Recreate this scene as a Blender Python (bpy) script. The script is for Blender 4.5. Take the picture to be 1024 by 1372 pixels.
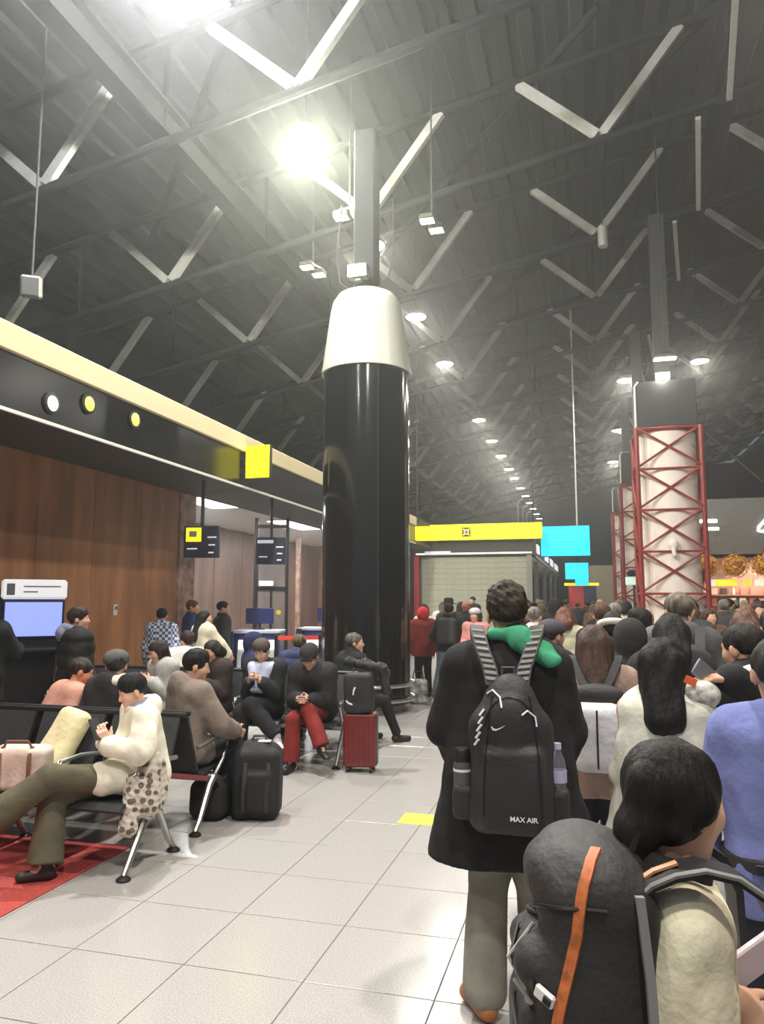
import bpy, math, random
import numpy as np
from mathutils import Vector, Matrix

random.seed(7)
for o in list(bpy.data.objects):
    bpy.data.objects.remove(o)
sc = bpy.context.scene
COL = sc.collection
PI = math.pi

# ---------------------------------------------------------------- camera, world, light, exposure
cam_d = bpy.data.cameras.new('camera')
cam = bpy.data.objects.new('camera', cam_d)
COL.objects.link(cam)
cam.location = (0, 0, 1.70)
cam.rotation_euler = (math.radians(90 + 6.73), 0, math.radians(15.4))
cam_d.sensor_fit = 'VERTICAL'
cam_d.sensor_height = 36.0
cam_d.lens = 1000.0 / 1372.0 * 36.0
cam_d.clip_end = 400
sc.camera = cam

world = bpy.data.worlds.new('world')
sc.world = world
world.use_nodes = True
world.node_tree.nodes['Background'].inputs[0].default_value = (0.80, 0.86, 1.0, 1)
world.node_tree.nodes['Background'].inputs[1].default_value = 0.22

sc.view_settings.view_transform = 'Standard'
sc.view_settings.look = 'None'
sc.view_settings.gamma = 1.0
sc.view_settings.use_curve_mapping = False
sc.view_settings.exposure = 0.0
sc.cycles.use_denoising = True
sc.cycles.max_bounces = 6
sc.cycles.diffuse_bounces = 3
sc.cycles.glossy_bounces = 3
sc.cycles.transmission_bounces = 4
sc.cycles.sample_clamp_indirect = 4.0
LAMP_W = 265.0          # a round hall lamp
HAZE = 0.0050            # density of the haze added for lamp glow and greyed blacks
FLOOD_W = 1700.0        # the two open floodlights nearest the camera

# ---------------------------------------------------------------- materials
def lin(c):
    return tuple(((v / 255) / 12.92 if v / 255 <= 0.04045 else ((v / 255 + 0.055) / 1.055) ** 2.4) for v in c)

_mats = {}
def mat(name, c, rough=0.6, metal=0.0, var=0.0, scale=8.0, bump=0.0, bscale=60.0, emit=0.0, ecol=None,
        stretch=(1, 1, 1), alpha_glass=False, spec=0.5, coat=0.0, c2=None):
    key = (name, tuple(c), rough, metal, var, scale, bump, emit)
    if key in _mats:
        return _mats[key]
    m = bpy.data.materials.new(name)
    m.use_nodes = True
    nt = m.node_tree
    b = nt.nodes['Principled BSDF']
    b.inputs['Base Color'].default_value = (*lin(c), 1)
    b.inputs['Roughness'].default_value = rough
    b.inputs['Metallic'].default_value = metal
    b.inputs['Specular IOR Level'].default_value = spec
    b.inputs['Coat Weight'].default_value = coat
    if alpha_glass:
        b.inputs['Transmission Weight'].default_value = 0.9
    if emit:
        b.inputs['Emission Color'].default_value = (*lin(ecol or c), 1)
        b.inputs['Emission Strength'].default_value = emit
    if var or bump:
        tc = nt.nodes.new('ShaderNodeTexCoord')
        mp = nt.nodes.new('ShaderNodeMapping')
        mp.inputs['Scale'].default_value = stretch
        nt.links.new(tc.outputs['Object'], mp.inputs[0])
    if var:
        n = nt.nodes.new('ShaderNodeTexNoise')
        n.inputs['Scale'].default_value = scale
        n.inputs['Detail'].default_value = 5
        nt.links.new(mp.outputs[0], n.inputs['Vector'])
        r = nt.nodes.new('ShaderNodeValToRGB')
        r.color_ramp.elements[0].position = 0.32
        r.color_ramp.elements[1].position = 0.68
        ca = [max(0, v * (1 - var)) for v in c]
        cb = c2 if c2 else [min(255, v * (1 + var)) for v in c]
        r.color_ramp.elements[0].color = (*lin(ca), 1)
        r.color_ramp.elements[1].color = (*lin(cb), 1)
        nt.links.new(n.outputs['Fac'], r.inputs[0])
        nt.links.new(r.outputs[0], b.inputs['Base Color'])
    if bump:
        n2 = nt.nodes.new('ShaderNodeTexNoise')
        n2.inputs['Scale'].default_value = bscale
        n2.inputs['Detail'].default_value = 4
        nt.links.new(mp.outputs[0], n2.inputs['Vector'])
        bp = nt.nodes.new('ShaderNodeBump')
        bp.inputs['Strength'].default_value = bump
        bp.inputs['Distance'].default_value = 0.02
        nt.links.new(n2.outputs['Fac'], bp.inputs['Height'])
        nt.links.new(bp.outputs[0], b.inputs['Normal'])
    _mats[key] = m
    return m

def cloth(c, rough=0.85):
    return mat('cloth', c, rough, var=0.10, scale=5, bump=0.25, bscale=35, spec=0.25)
def hairm(c):
    return mat('hair', c, 0.62, var=0.35, scale=30, bump=0.35, bscale=90, stretch=(1, 1, 0.12), spec=0.2)
def skinm(c=(206, 160, 134)):
    return mat('skin', c, 0.55, var=0.05, scale=12, spec=0.35)

M_BLACKPL = mat('black_plastic', (26, 26, 27), 0.45)
M_DARKMET = mat('dark_steel', (48, 47, 45), 0.6, 0.0, var=0.1)
M_STEEL = mat('brushed_steel', (190, 190, 188), 0.28, 0.9)
M_WHITE = mat('white_paint', (232, 230, 224), 0.5)

# ---------------------------------------------------------------- mesh helpers
def mesh_np(name, v, quads=None, faces=None, smooth=False):
    me = bpy.data.meshes.new(name)
    if quads is not None:
        v = np.asarray(v, np.float32); q = np.asarray(quads, np.int32)
        me.vertices.add(len(v)); me.vertices.foreach_set('co', v.ravel())
        me.loops.add(q.size); me.loops.foreach_set('vertex_index', q.ravel())
        me.polygons.add(len(q))
        me.polygons.foreach_set('loop_start', np.arange(0, q.size, 4, dtype=np.int32))
        me.update(calc_edges=True)
    else:
        me.from_pydata([tuple(p) for p in v], [], faces)
        me.update()
    if smooth and len(me.polygons):
        me.polygons.foreach_set('use_smooth', np.ones(len(me.polygons), bool))
    return me

def link(name, me, m, parent=None):
    o = bpy.data.objects.new(name, me)
    COL.objects.link(o)
    if m is not None:
        for mm in (m if isinstance(m, (list, tuple)) else [m]):
            me.materials.append(mm)
    if parent:
        o.parent = parent
    return o

def tag(o, label, cat, group=None, kind=None):
    if label: o['label'] = label
    if cat: o['category'] = cat
    if group: o['group'] = group
    if kind: o['kind'] = kind
    return o

def thing(name, label, cat, loc=(0, 0, 0), rz=0.0, group=None):
    o = bpy.data.objects.new(name, None)
    COL.objects.link(o)
    o.empty_display_size = 0.1
    o.location = loc
    o.rotation_euler = (0, 0, rz)
    return tag(o, label, cat, group)

def V3(*a):
    return np.array(a, float)
def unit(v):
    v = np.asarray(v, float)
    return v / (np.linalg.norm(v) + 1e-9)
def Rx(a):
    c, s = math.cos(a), math.sin(a); return np.array([[1, 0, 0], [0, c, -s], [0, s, c]])
def Ry(a):
    c, s = math.cos(a), math.sin(a); return np.array([[c, 0, s], [0, 1, 0], [-s, 0, c]])
def Rz(a):
    c, s = math.cos(a), math.sin(a); return np.array([[c, -s, 0], [s, c, 0], [0, 0, 1]])

class MB:
    """collects solids into one mesh"""
    def __init__(s): s.v = []; s.f = []
    def add(s, v, f):
        n = len(s.v)
        s.v += [tuple(map(float, p)) for p in v]
        s.f += [tuple(i + n for i in q) for q in f]
        return s
    def box(s, c, size, R=None, ch=0.0):
        hx, hy, hz = [x / 2 for x in size]
        if ch <= 0:
            v = [(x, y, z) for x in (-hx, hx) for y in (-hy, hy) for z in (-hz, hz)]
            f = [(0, 1, 3, 2), (4, 6, 7, 5), (0, 4, 5, 1), (2, 3, 7, 6), (0, 2, 6, 4), (1, 5, 7, 3)]
        else:
            v = []; idx = {}
            for sx in (-1, 1):
                for sy in (-1, 1):
                    for sz in (-1, 1):
                        for ax in range(3):
                            p = [sx * (hx - ch), sy * (hy - ch), sz * (hz - ch)]
                            p[ax] = (sx, sy, sz)[ax] * (hx, hy, hz)[ax]
                            idx[(sx, sy, sz, ax)] = len(v); v.append(p)
            f = []
            def K(ax, sa, b, sb, c_, s_c):
                d = [0, 0, 0]; d[ax] = sa; d[b] = sb; d[c_] = s_c
                return tuple(d)
            for ax in range(3):
                b, c_ = (ax + 1) % 3, (ax + 2) % 3
                for sa in (-1, 1):
                    q = [idx[K(ax, sa, b, x, c_, y) + (ax,)] for x, y in ((-1, -1), (1, -1), (1, 1), (-1, 1))]
                    f.append(q if sa > 0 else q[::-1])
                for sb in (-1, 1):
                    for s_c in (-1, 1):
                        q = [idx[K(ax, -1, b, sb, c_, s_c) + (b,)], idx[K(ax, 1, b, sb, c_, s_c) + (b,)],
                             idx[K(ax, 1, b, sb, c_, s_c) + (c_,)], idx[K(ax, -1, b, sb, c_, s_c) + (c_,)]]
                        f.append(q if sb * s_c < 0 else q[::-1])
            for sx in (-1, 1):
                for sy in (-1, 1):
                    for sz in (-1, 1):
                        q = [idx[(sx, sy, sz, a)] for a in range(3)]
                        f.append(q if sx * sy * sz > 0 else q[::-1])
        v = np.array(v)
        if R is not None: v = v @ np.asarray(R).T
        return s.add(v + np.array(c), f)
    def tube(s, pts, r, n=8, closed=False):
        P = [np.array(p, float) for p in pts]
        m = len(P)
        rs = r if isinstance(r, (list, tuple)) else [r] * m
        v = []; ref = None
        for i in range(m):
            if closed: t = P[(i + 1) % m] - P[i - 1]
            else: t = P[min(i + 1, m - 1)] - P[max(i - 1, 0)]
            t = unit(t)
            if ref is None:
                ref = np.array([0, 0, 1.0]) if abs(t[2]) < 0.9 else np.array([1.0, 0, 0])
            a = unit(np.cross(t, ref)); b = np.cross(a, t); ref = b
            for k in range(n):
                an = 2 * PI * k / n
                v.append(P[i] + rs[i] * (math.cos(an) * a + math.sin(an) * b))
        f = []
        for i in range(m if closed else m - 1):
            j = (i + 1) % m
            for k in range(n):
                k2 = (k + 1) % n
                f.append((i * n + k, i * n + k2, j * n + k2, j * n + k))
        if not closed:
            f.append(tuple(range(n))[::-1]); f.append(tuple((m - 1) * n + k for k in range(n)))
        return s.add(v, f)
    def bar(s, p, q, w, d, up=(0, 0, 1)):
        p = np.array(p, float); q = np.array(q, float)
        t = unit(q - p); a = unit(np.cross(t, up)); b = np.cross(a, t)
        R = np.stack([a, t, b], 1)
        return s.box((p + q) / 2, (w, np.linalg.norm(q - p), d), R)
    def ribbon(s, pts, side, w, t):
        P = [np.array(p, float) for p in pts]; m = len(P)
        side = np.asarray(side, float)
        v = []
        for i in range(m):
            tg = unit(P[min(i + 1, m - 1)] - P[max(i - 1, 0)])
            sd = side if side.ndim == 1 else side[i]
            nn = unit(np.cross(sd, tg)); ww = w[i] if isinstance(w, (list, tuple)) else w
            for a, b in ((-1, -1), (1, -1), (1, 1), (-1, 1)):
                v.append(P[i] + sd * a * ww / 2 + nn * b * t / 2)
        f = [(0, 3, 2, 1), tuple(4 * (m - 1) + k for k in range(4))]
        for i in range(m - 1):
            for k in range(4):
                f.append((4 * i + k, 4 * i + (k + 1) % 4, 4 * i + 4 + (k + 1) % 4, 4 * i + 4 + k))
        return s.add(v, f)
    def lathe(s, prof, n=24, c=(0, 0, 0), R=None):
        v = []; f = []; m = len(prof)
        for r, z in prof:
            for k in range(n):
                a = 2 * PI * k / n
                v.append((r * math.cos(a), r * math.sin(a), z))
        for i in range(m - 1):
            for k in range(n):
                k2 = (k + 1) % n
                f.append((i * n + k, i * n + k2, (i + 1) * n + k2, (i + 1) * n + k))
        if prof[0][0] > 1e-6: f.append(tuple(range(n))[::-1])
        if prof[-1][0] > 1e-6: f.append(tuple((m - 1) * n + k for k in range(n)))
        v = np.array(v)
        if R is not None: v = v @ np.asarray(R).T
        return s.add(v + np.array(c), f)
    def plate(s, poly, o, ux, uy, t):
        """flat plate with outline poly (2D) at origin o, axes ux, uy, thickness t along ux x uy"""
        ux, uy = np.array(ux, float), np.array(uy, float); n = np.cross(ux, uy); o = np.array(o, float)
        m = len(poly)
        a = [o + ux * x + uy * y + n * t for x, y in poly]; b = [o + ux * x + uy * y for x, y in poly]
        f = [tuple(range(m)), tuple(range(m, 2 * m))[::-1]]
        for i in range(m):
            j = (i + 1) % m
            f.append((i, m + i, m + j, j))
        return s.add(a + b, f)
    def build(s, name, m, parent=None, smooth=False):
        me = mesh_np(name, s.v, faces=s.f)
        o = link(name, me, m, parent)
        if smooth:
            me.polygons.foreach_set('use_smooth', np.ones(len(me.polygons), bool))
            if smooth != 2:
                me.set_sharp_from_angle(angle=math.radians(40))
        return o

# ---------------------------------------------------------------- soft shapes: blended primitives meshed as one surface
class SD:
    def __init__(s): s.p = []; s.clips = []; s.disp = []
    def cap(s, p, q, r1, r2=None, k=0.03, op=1):
        p = np.array(p, float); q = np.array(q, float); r2 = r1 if r2 is None else r2
        lo = np.minimum(p - r1, q - r2); hi = np.maximum(p + r1, q + r2)
        d = q - p; L = max(1e-9, float(d @ d))
        def fn(X):
            w = X - p
            t = np.clip((w @ d) / L, 0, 1)
            return np.linalg.norm(w - t[..., None] * d, axis=-1) - (r1 + (r2 - r1) * t)
        s.p.append((fn, lo, hi, k, op)); return s
    def ell(s, c, r, R=None, k=0.03, op=1):
        c = np.array(c, float); r = np.array(r, float); m = r.max()
        R = np.eye(3) if R is None else np.asarray(R)
        ext = np.abs(R) @ r
        def fn(X):
            w = (X - c) @ R
            k0 = np.linalg.norm(w / r, axis=-1); k1 = np.linalg.norm(w / (r * r), axis=-1)
            return k0 * (k0 - 1) / (k1 + 1e-9)
        s.p.append((fn, c - ext, c + ext, k, op)); return s
    def box(s, c, h, R=None, rad=0.02, k=0.02, op=1):
        c = np.array(c, float); h = np.array(h, float) - rad
        R = np.eye(3) if R is None else np.asarray(R)
        ext = np.abs(R) @ (h + rad)
        def fn(X):
            q = np.abs((X - c) @ R) - h
            return np.linalg.norm(np.maximum(q, 0), axis=-1) + np.minimum(q.max(-1), 0) - rad
        s.p.append((fn, c - ext, c + ext, k, op)); return s
    def tor(s, c, ax, R, r, k=0.02, sq=1.0):
        c = np.array(c, float); ax = unit(ax); e = R + r
        def fn(X):
            w = X - c; h = w @ ax
            rad = np.linalg.norm(w - h[..., None] * ax, axis=-1)
            return np.sqrt((rad - R) ** 2 + (h / sq) ** 2) - r
        s.p.append((fn, c - e * max(1, sq), c + e * max(1, sq), k, 1)); return s
    def clip(s, n, c): s.clips.append((unit(n), c)); return s
    def mesh(s, h):
        adds = [q for q in s.p if q[4] > 0]
        lo = np.min([q[1] for q in adds], 0) - 3 * h - 0.01
        hi = np.max([q[2] for q in adds], 0) + 3 * h + 0.01
        n = np.ceil((hi - lo) / h).astype(int) + 1
        D = np.full(n, 9.0, np.float32)
        ax = [lo[i] + h * np.arange(n[i]) for i in range(3)]
        for fn, a, b, k, op in s.p:
            mg = k + 2 * h
            i0 = np.clip(np.floor((a - mg - lo) / h).astype(int), 0, n - 1)
            i1 = np.clip(np.ceil((b + mg - lo) / h).astype(int) + 1, 1, n)
            if (i1 <= i0).any(): continue
            sl = tuple(slice(i0[i], i1[i]) for i in range(3))
            X = np.stack(np.meshgrid(*[ax[i][sl[i]] for i in range(3)], indexing='ij'), -1)
            d = fn(X); B = D[sl]
            if op > 0:
                if k > 0:
                    hh = np.clip(0.5 + 0.5 * (B - d) / k, 0, 1)
                    D[sl] = B * (1 - hh) + d * hh - k * hh * (1 - hh)
                else: D[sl] = np.minimum(B, d)
            else:
                D[sl] = np.maximum(B, -d)
        if s.clips or s.disp:
            X = np.stack(np.meshgrid(*ax, indexing='ij'), -1)
            for fn in s.disp: D = D + fn(X)
            for nn, c in s.clips: D = np.maximum(D, X @ nn - c)
        D[[0, -1]] = 1; D[:, [0, -1]] = 1; D[:, :, [0, -1]] = 1
        D = np.where(D == 0, 1e-6, D)
        S = D < 0
        c8 = [(i, j, k) for i in (0, 1) for j in (0, 1) for k in (0, 1)]
        m = [n[i] - 1 for i in range(3)]
        cnt = sum(S[i:i + m[0], j:j + m[1], k:k + m[2]].astype(np.int8) for i, j, k in c8)
        act = (cnt > 0) & (cnt < 8)
        I = np.argwhere(act)
        if len(I) == 0: return np.zeros((0, 3)), np.zeros((0, 4), int)
        ids = np.full(m, -1, np.int32); ids[act] = np.arange(len(I))
        val = {c: D[I[:, 0] + c[0], I[:, 1] + c[1], I[:, 2] + c[2]] for c in c8}
        acc = np.zeros((len(I), 3)); w = np.zeros(len(I))
        for a in c8:
            for axn in range(3):
                if a[axn]: continue
                b = list(a); b[axn] = 1; b = tuple(b)
                va, vb = val[a], val[b]
                cr = (va < 0) != (vb < 0)
                t = np.where(cr, va / (va - vb + 1e-12), 0)
                p = np.tile(np.array(a, float), (len(I), 1)); p[:, axn] = t
                acc += p * cr[:, None]; w += cr
        verts = lo + h * (I + acc / w[:, None])
        quads = []
        for axn in range(3):
            o1, o2 = [(1, 2), (2, 0), (0, 1)][axn]
            sa = [slice(None)] * 3; sb = [slice(None)] * 3
            sa[axn] = slice(0, -1); sb[axn] = slice(1, None)
            A, B = S[tuple(sa)], S[tuple(sb)]
            E = np.argwhere(A != B)
            flip = A[tuple(E.T)]
            d1 = np.zeros(3, int); d1[o1] = 1; d2 = np.zeros(3, int); d2[o2] = 1
            q = np.stack([ids[tuple((E - d1 - d2).T)], ids[tuple((E - d2).T)], ids[tuple(E.T)], ids[tuple((E - d1).T)]], 1)
            q = np.where(flip[:, None], q, q[:, ::-1])
            quads.append(q)
        return verts, np.concatenate(quads)
    def build(s, name, m, parent, h=0.012):
        v, q = s.mesh(h)
        return link(name, mesh_np(name, v, quads=q, smooth=True), m, parent)

def d_quilt(pitch, amp, z0=0.0):
    return lambda X: -amp * (np.abs(np.sin(PI * (X[..., 2] - z0) / pitch)) ** 0.6 - 0.6)
def d_fold(amp, f, seed=0, st=(1, 1, 0.45)):
    rs = np.random.RandomState(seed)
    D = [(rs.randn(3) * np.array(st) * f, rs.rand() * 6) for _ in range(5)]
    return lambda X: amp * sum(np.sin(X @ a + b) for a, b in D) / 2.2

# ---------------------------------------------------------------- people
def ik(a, c, l1, l2, pole):
    a = np.array(a, float); c = np.array(c, float)
    d = c - a; L = np.linalg.norm(d); u = d / (L + 1e-9)
    if L > (l1 + l2) * 0.995:
        c = a + u * (l1 + l2) * 0.995; L = (l1 + l2) * 0.995
    x = (l1 * l1 - l2 * l2 + L * L) / (2 * L)
    y = math.sqrt(max(0, l1 * l1 - x * x))
    p = np.array(pole, float); p = unit(p - u * (p @ u))
    return a + u * x + p * y, c

def hand_prims(S, w, d, n, side, curl=0.5, sc_=1.0, spread=0.05):
    """w wrist, d finger direction, n palm normal, side +1 right / -1 left"""
    d = unit(d); n = unit(np.asarray(n) - d * (np.asarray(n) @ d)); l = np.cross(d, n) * side   # l: towards the thumb
    S.box(w + d * 0.048 * sc_, np.array([0.040, 0.050, 0.0145]) * sc_, np.stack([l, d, n], 1), rad=0.013 * sc_, k=0.015)
    S.cap(w - d * 0.02, w + d * 0.02, 0.024 * sc_, 0.024 * sc_, k=0.02)
    for i, (off, ln) in enumerate(((0.030, 0.072), (0.010, 0.080), (-0.010, 0.074), (-0.029, 0.058))):
        p = w + d * 0.088 * sc_ + l * off * sc_
        a = curl * (0.5 + 0.05 * i); dirv = unit(d + l * (off * 2.2))
        for sgm, (fr, r) in enumerate(((0.45, 0.0088), (0.32, 0.0082), (0.26, 0.0074))):
            dd = unit(dirv * math.cos(a) + n * math.sin(a))
            q = p + dd * ln * fr * sc_
            S.cap(p, q, r * sc_, (r - 0.0005) * sc_, k=0.004)
            p = q; a += curl * 0.75
    p = w + d * 0.025 * sc_ + l * 0.032 * sc_
    q = p + (l * 0.75 + d * 0.65 + n * 0.3 * (0.5 + curl)) * 0.040 * sc_
    S.cap(p, q, 0.013 * sc_, 0.0105 * sc_, k=0.012)
    S.cap(q, q + unit(l * 0.25 + d * 0.9 + n * 0.45 * curl) * 0.032 * sc_, 0.0102 * sc_, 0.0085 * sc_, k=0.004)

def person(label, loc, rz, h=1.7, pose='stand', seat=0.43, lean=0.0, hyaw=0.0, hpitch=0.0, hroll=0.0, wr=None, wl=None,
           elbow_out=0.35, top=None, legs=None, hair=None, shoes=(35, 33, 33), skin=(206, 160, 134), vox=0.014, face=False,
           group=None, over=None, overw=None, hand=None, girth=1.0, tyaw=0.0, lower=True, hscale=1.0, bvox=None, shdrop=0.0):
    t = thing('person', label, 'person', (loc[0], loc[1], 0), rz, group)
    s = h / 1.75
    top = dict({'c': (40, 40, 42), 'th': 0.02, 'hem': 0.80, 'flare': 0.0, 'collar': 'stand', 'quilt': 0, 'fold': 0.006, 'wide': 1.0, 'arm': 1.0}, **(top or {}))
    legs = dict({'c': (45, 46, 50), 'th': 0.012, 'flare': 0.0}, **(legs or {}))
    hair = dict({'style': 'short', 'c': (28, 25, 23)}, **(hair or {}))
    Rw = Rz(-rz)
    hz = 0.92 * s if pose == 'stand' else seat + 0.10 * s
    hip = V3(0, 0, hz)
    u = V3(0, math.sin(lean), math.cos(lean))
    Rt = Rz(tyaw)
    u = Rt @ u
    sx = Rt @ V3(1, 0, 0)
    fw = np.cross(u, sx)
    J = {}
    neck = hip + u * 0.53 * s
    for sd, n_ in ((1, 'R'), (-1, 'L')):
        J['sh' + n_] = hip + u * (0.470 - shdrop) * s + sx * 0.175 * s * sd * girth
        J['hip' + n_] = hip + V3(0.085 * s * sd, 0, 0)
        if pose == 'stand':
            J['knee' + n_] = V3(0.095 * s * sd, 0.03 * s, 0.50 * s)
            J['ank' + n_] = V3(0.105 * s * sd, -0.02 * s, 0.09)
        else:
            J['knee' + n_] = V3(0.10 * s * sd, 0.42 * s, hz + 0.01)
            J['ank' + n_] = V3(0.11 * s * sd, 0.44 * s, 0.09)
    Rh = Rz(hyaw) @ Rx(-(hpitch)) @ Ry(hroll)
    J['head'] = neck + V3(0, 0.0, 0) + u * 0.045 * s + Rh @ V3(0, 0.02, 0.095) * s
    J['wrR'] = J['shR'] + sx * 0.06 * s - u * 0.52 * s + fw * 0.06 * s if wr is None else np.array(wr, float) * s
    J['wrL'] = J['shL'] - sx * 0.06 * s - u * 0.52 * s + fw * 0.06 * s if wl is None else np.array(wl, float) * s
    for k_, v_ in (over or {}).items(): J[k_] = np.array(v_, float)
    for k_, v_ in (overw or {}).items(): J[k_] = Rw @ (np.array(v_, float) - V3(loc[0], loc[1], 0))
    for sd, n_ in ((1, 'R'), (-1, 'L')):
        if 'el' + n_ not in J:
            J['el' + n_], J['wr' + n_] = ik(J['sh' + n_], J['wr' + n_], 0.285 * s, 0.25 * s, sx * sd * elbow_out - fw * 0.6 - V3(0, 0, 0.7))
    head = J['head']; hs = s * hscale
    def HP(x, y, z): return head + Rh @ (V3(x, y, z) * hs)
    def HV(x, y, z): return Rh @ V3(x, y, z)
    # body: one continuous figure
    B = SD()
    for n_ in 'RL':
        ch = neck + (J['sh' + n_] - neck) * 0.42 - u * 0.07 * s
        B.cap(ch, J['hip' + n_] + V3(0, 0, 0.03), 0.088 * s, 0.09 * s, k=0.06)
        B.cap(J['sh' + n_], J['el' + n_], 0.046 * s, 0.038 * s, k=0.03)
        B.cap(J['el' + n_], J['wr' + n_], 0.038 * s, 0.024 * s, k=0.02)
        fd = J['wr' + n_] - J['el' + n_]
        hd = (hand or {}).get(n_, {})
        dv = hd.get('d', unit(fd)); nv = hd.get('n', (-sx if n_ == 'R' else sx))
        if 'dw' in hd: dv = Rw @ np.array(hd['dw'], float)
        if 'nw' in hd: nv = Rw @ np.array(hd['nw'], float)
        hand_prims(B, J['wr' + n_], dv, nv, 1 if n_ == 'R' else -1, hd.get('curl', 0.45), s)
        B.cap(J['hip' + n_], J['knee' + n_], 0.078 * s, 0.052 * s, k=0.03)
        B.cap(J['knee' + n_], J['ank' + n_], 0.05 * s, 0.034 * s, k=0.02)
        fdir = J['knee' + n_] - J['hip' + n_] if pose != 'stand' else V3(0, 1, 0)
        fdir = unit(V3(fdir[0], fdir[1], 0)) if 'ft' + n_ not in J else unit(J['ft' + n_])
        J['fd' + n_] = fdir
        B.cap(J['ank' + n_] - V3(0, 0, 0.03), J['ank' + n_] - V3(0, 0, 0.05) + fdir * 0.12 * s, 0.034, 0.026, k=0.02)
    B.cap(J['shR'], J['shL'], 0.05 * s, k=0.04)
    B.cap(neck - u * 0.04 * s, HP(0, -0.015, -0.05), 0.058 * s, 0.052 * s, k=0.03)
    B.ell(HP(0, -0.012, 0.030), np.array([0.074, 0.094, 0.086]) * hs, Rh, k=0.02)
    B.ell(HP(0, 0.026, -0.042), np.array([0.058, 0.064, 0.074]) * hs, Rh, k=0.03)
    B.cap(HP(0, 0.070, -0.097), HP(0, 0.066, -0.090), 0.020 * hs, k=0.03)
    B.cap(HP(0, 0.086, 0.010), HP(0, 0.103, -0.024), 0.009 * hs, 0.0135 * hs, k=0.014)
    B.cap(HP(-0.034, 0.073, 0.030), HP(0.034, 0.073, 0.030), 0.013 * hs, k=0.02)
    B.cap(HP(-0.016, 0.082, -0.058), HP(0.016, 0.082, -0.058), 0.010 * hs, k=0.012)
    for sd in (-1, 1):
        B.ell(HP(0.078 * sd, -0.008, -0.008), np.array([0.011, 0.022, 0.034]) * hs, Rh @ Rz(-0.35 * sd), k=0.008)
        B.cap(HP(0.034 * sd, 0.066, -0.02), HP(0.034 * sd, 0.066, -0.02), 0.022 * hs, k=0.03)
        B.ell(HP(0.031 * sd, 0.096, 0.012), np.array([0.017, 0.015, 0.010]) * hs, Rh, k=0, op=-1)
    B.build('body', skinm(skin), t, bvox or vox)
    if face:
        for sd in (-1, 1):
            e = MB()
            e.lathe([(0.0001, -1), (0.5, -0.87), (0.87, -0.5), (1, 0), (0.87, 0.5), (0.5, 0.87), (0.0001, 1)], 10)
            ev = np.array(e.v) * 0.0125 * hs
            ev = np.array([HP(0.031 * sd, 0.0755, 0.012)]) + ev @ Rh.T
            me = mesh_np('eye', ev, faces=e.f); ob = link('eye', me, mat('eye_white', (225, 220, 214), 0.3), t)
            iris = MB().lathe([(0.0001, 0.0), (0.006 * hs, 0.0), (0.0055 * hs, 0.002), (0.0001, 0.003)][::1], 10, HP(0.031 * sd, 0.0865, 0.011), Rh @ Rx(-PI / 2))
            iris.build('iris', mat('iris', (30, 20, 16), 0.2), ob)
            br = SD().cap(HP(0.016 * sd, 0.088, 0.036), HP(0.048 * sd, 0.074, 0.036), 0.0042 * hs, 0.003 * hs)
            br.build('eyebrow', hairm(hair['c']), t, 0.004)
        SD().cap(HP(-0.02, 0.0885, -0.059), HP(0.02, 0.0885, -0.059), 0.0048 * hs, k=0).build('mouth', mat('lips', (172, 98, 92), 0.5), t, 0.004)
    # hair
    st = hair['style']
    if st != 'none':
        H_ = SD()
        up = hair.get('vol', 1.0)
        H_.ell(HP(0, -0.020, 0.038), np.array([0.086, 0.104, 0.090 * (0.6 + 0.4 * up)]) * hs, Rh, k=0.02)
        if up > 1: H_.ell(HP(0, 0.0, 0.075), np.array([0.075, 0.085, 0.06 * up]) * hs, Rh, k=0.03)
        if st in ('long', 'bob'):
            ln = hair.get('len', 0.30)
            for sd in (-1, 1):
                a = HP(0.045 * sd, -0.055, -0.01); b = a + V3(0, -0.02, -ln) * s - fw * (0.035 + (top or {}).get('th', 0.02))
                H_.cap(a, b, 0.060 * hs, 0.048 * hs, k=0.05)
                H_.cap(HP(0, -0.06, 0), HP(0, -0.06, 0) + V3(0, -0.02, -ln * 1.08) * s - fw * (0.045 + (top or {}).get('th', 0.02)), 0.062 * hs, 0.05 * hs, k=0.05)
                c = HP(0.070 * sd, -0.01, 0.0); H_.cap(c, c + V3(0, -0.01, -ln * 0.6) * s, 0.030 * hs, 0.028 * hs, k=0.03)
        if st == 'pony':
            a = HP(0, -0.094, 0.012); b = HP(0, -0.112, -0.05)
            H_.cap(HP(0, -0.08, 0.04), a, 0.04 * hs, 0.028 * hs, k=0.02)
            for sd in (-1, 1): H_.cap(HP(0.062 * sd, 0.0, 0.01), HP(0.042 * sd, -0.045, -0.045), 0.034 * hs, 0.032 * hs, k=0.03)
            H_.cap(a, b, 0.026 * hs, 0.036 * hs, k=0.02)
            H_.cap(b, b + V3(0, 0, -hair.get('len', 0.22)) * s - fw * 0.01, 0.038 * hs, 0.018 * hs, k=0.02)
        if st == 'bun':
            H_.ell(HP(0, -0.11, 0.06), np.array([0.045, 0.04, 0.045]) * hs, Rh, k=0.015)
        H_.disp.append(d_fold(0.0035 * hs, 60, 3, (1, 1, 0.25) if st != 'short' else (1, 1, 1)))
        if hair.get('curl'): H_.disp.append(d_fold(0.0035 * hs, 85, 9, (1, 1, 1))); H_.disp.append(d_fold(0.0026 * hs, 190, 19, (1, 1, 1)))
        H_.ell(HP(0, 0.125, -0.045), np.array([0.066, 0.082, 0.105]) * hs, Rh, k=0, op=-1)
        if st == 'short':
            nrm = HV(0, 0.42, -1); H_.clip(nrm, unit(nrm) @ HP(0, 0, -hair.get('low', 0.028)))
        H_.build('hair', hairm(hair['c']), t, 0.006 if hair.get('curl') else min(vox, 0.014))
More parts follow.
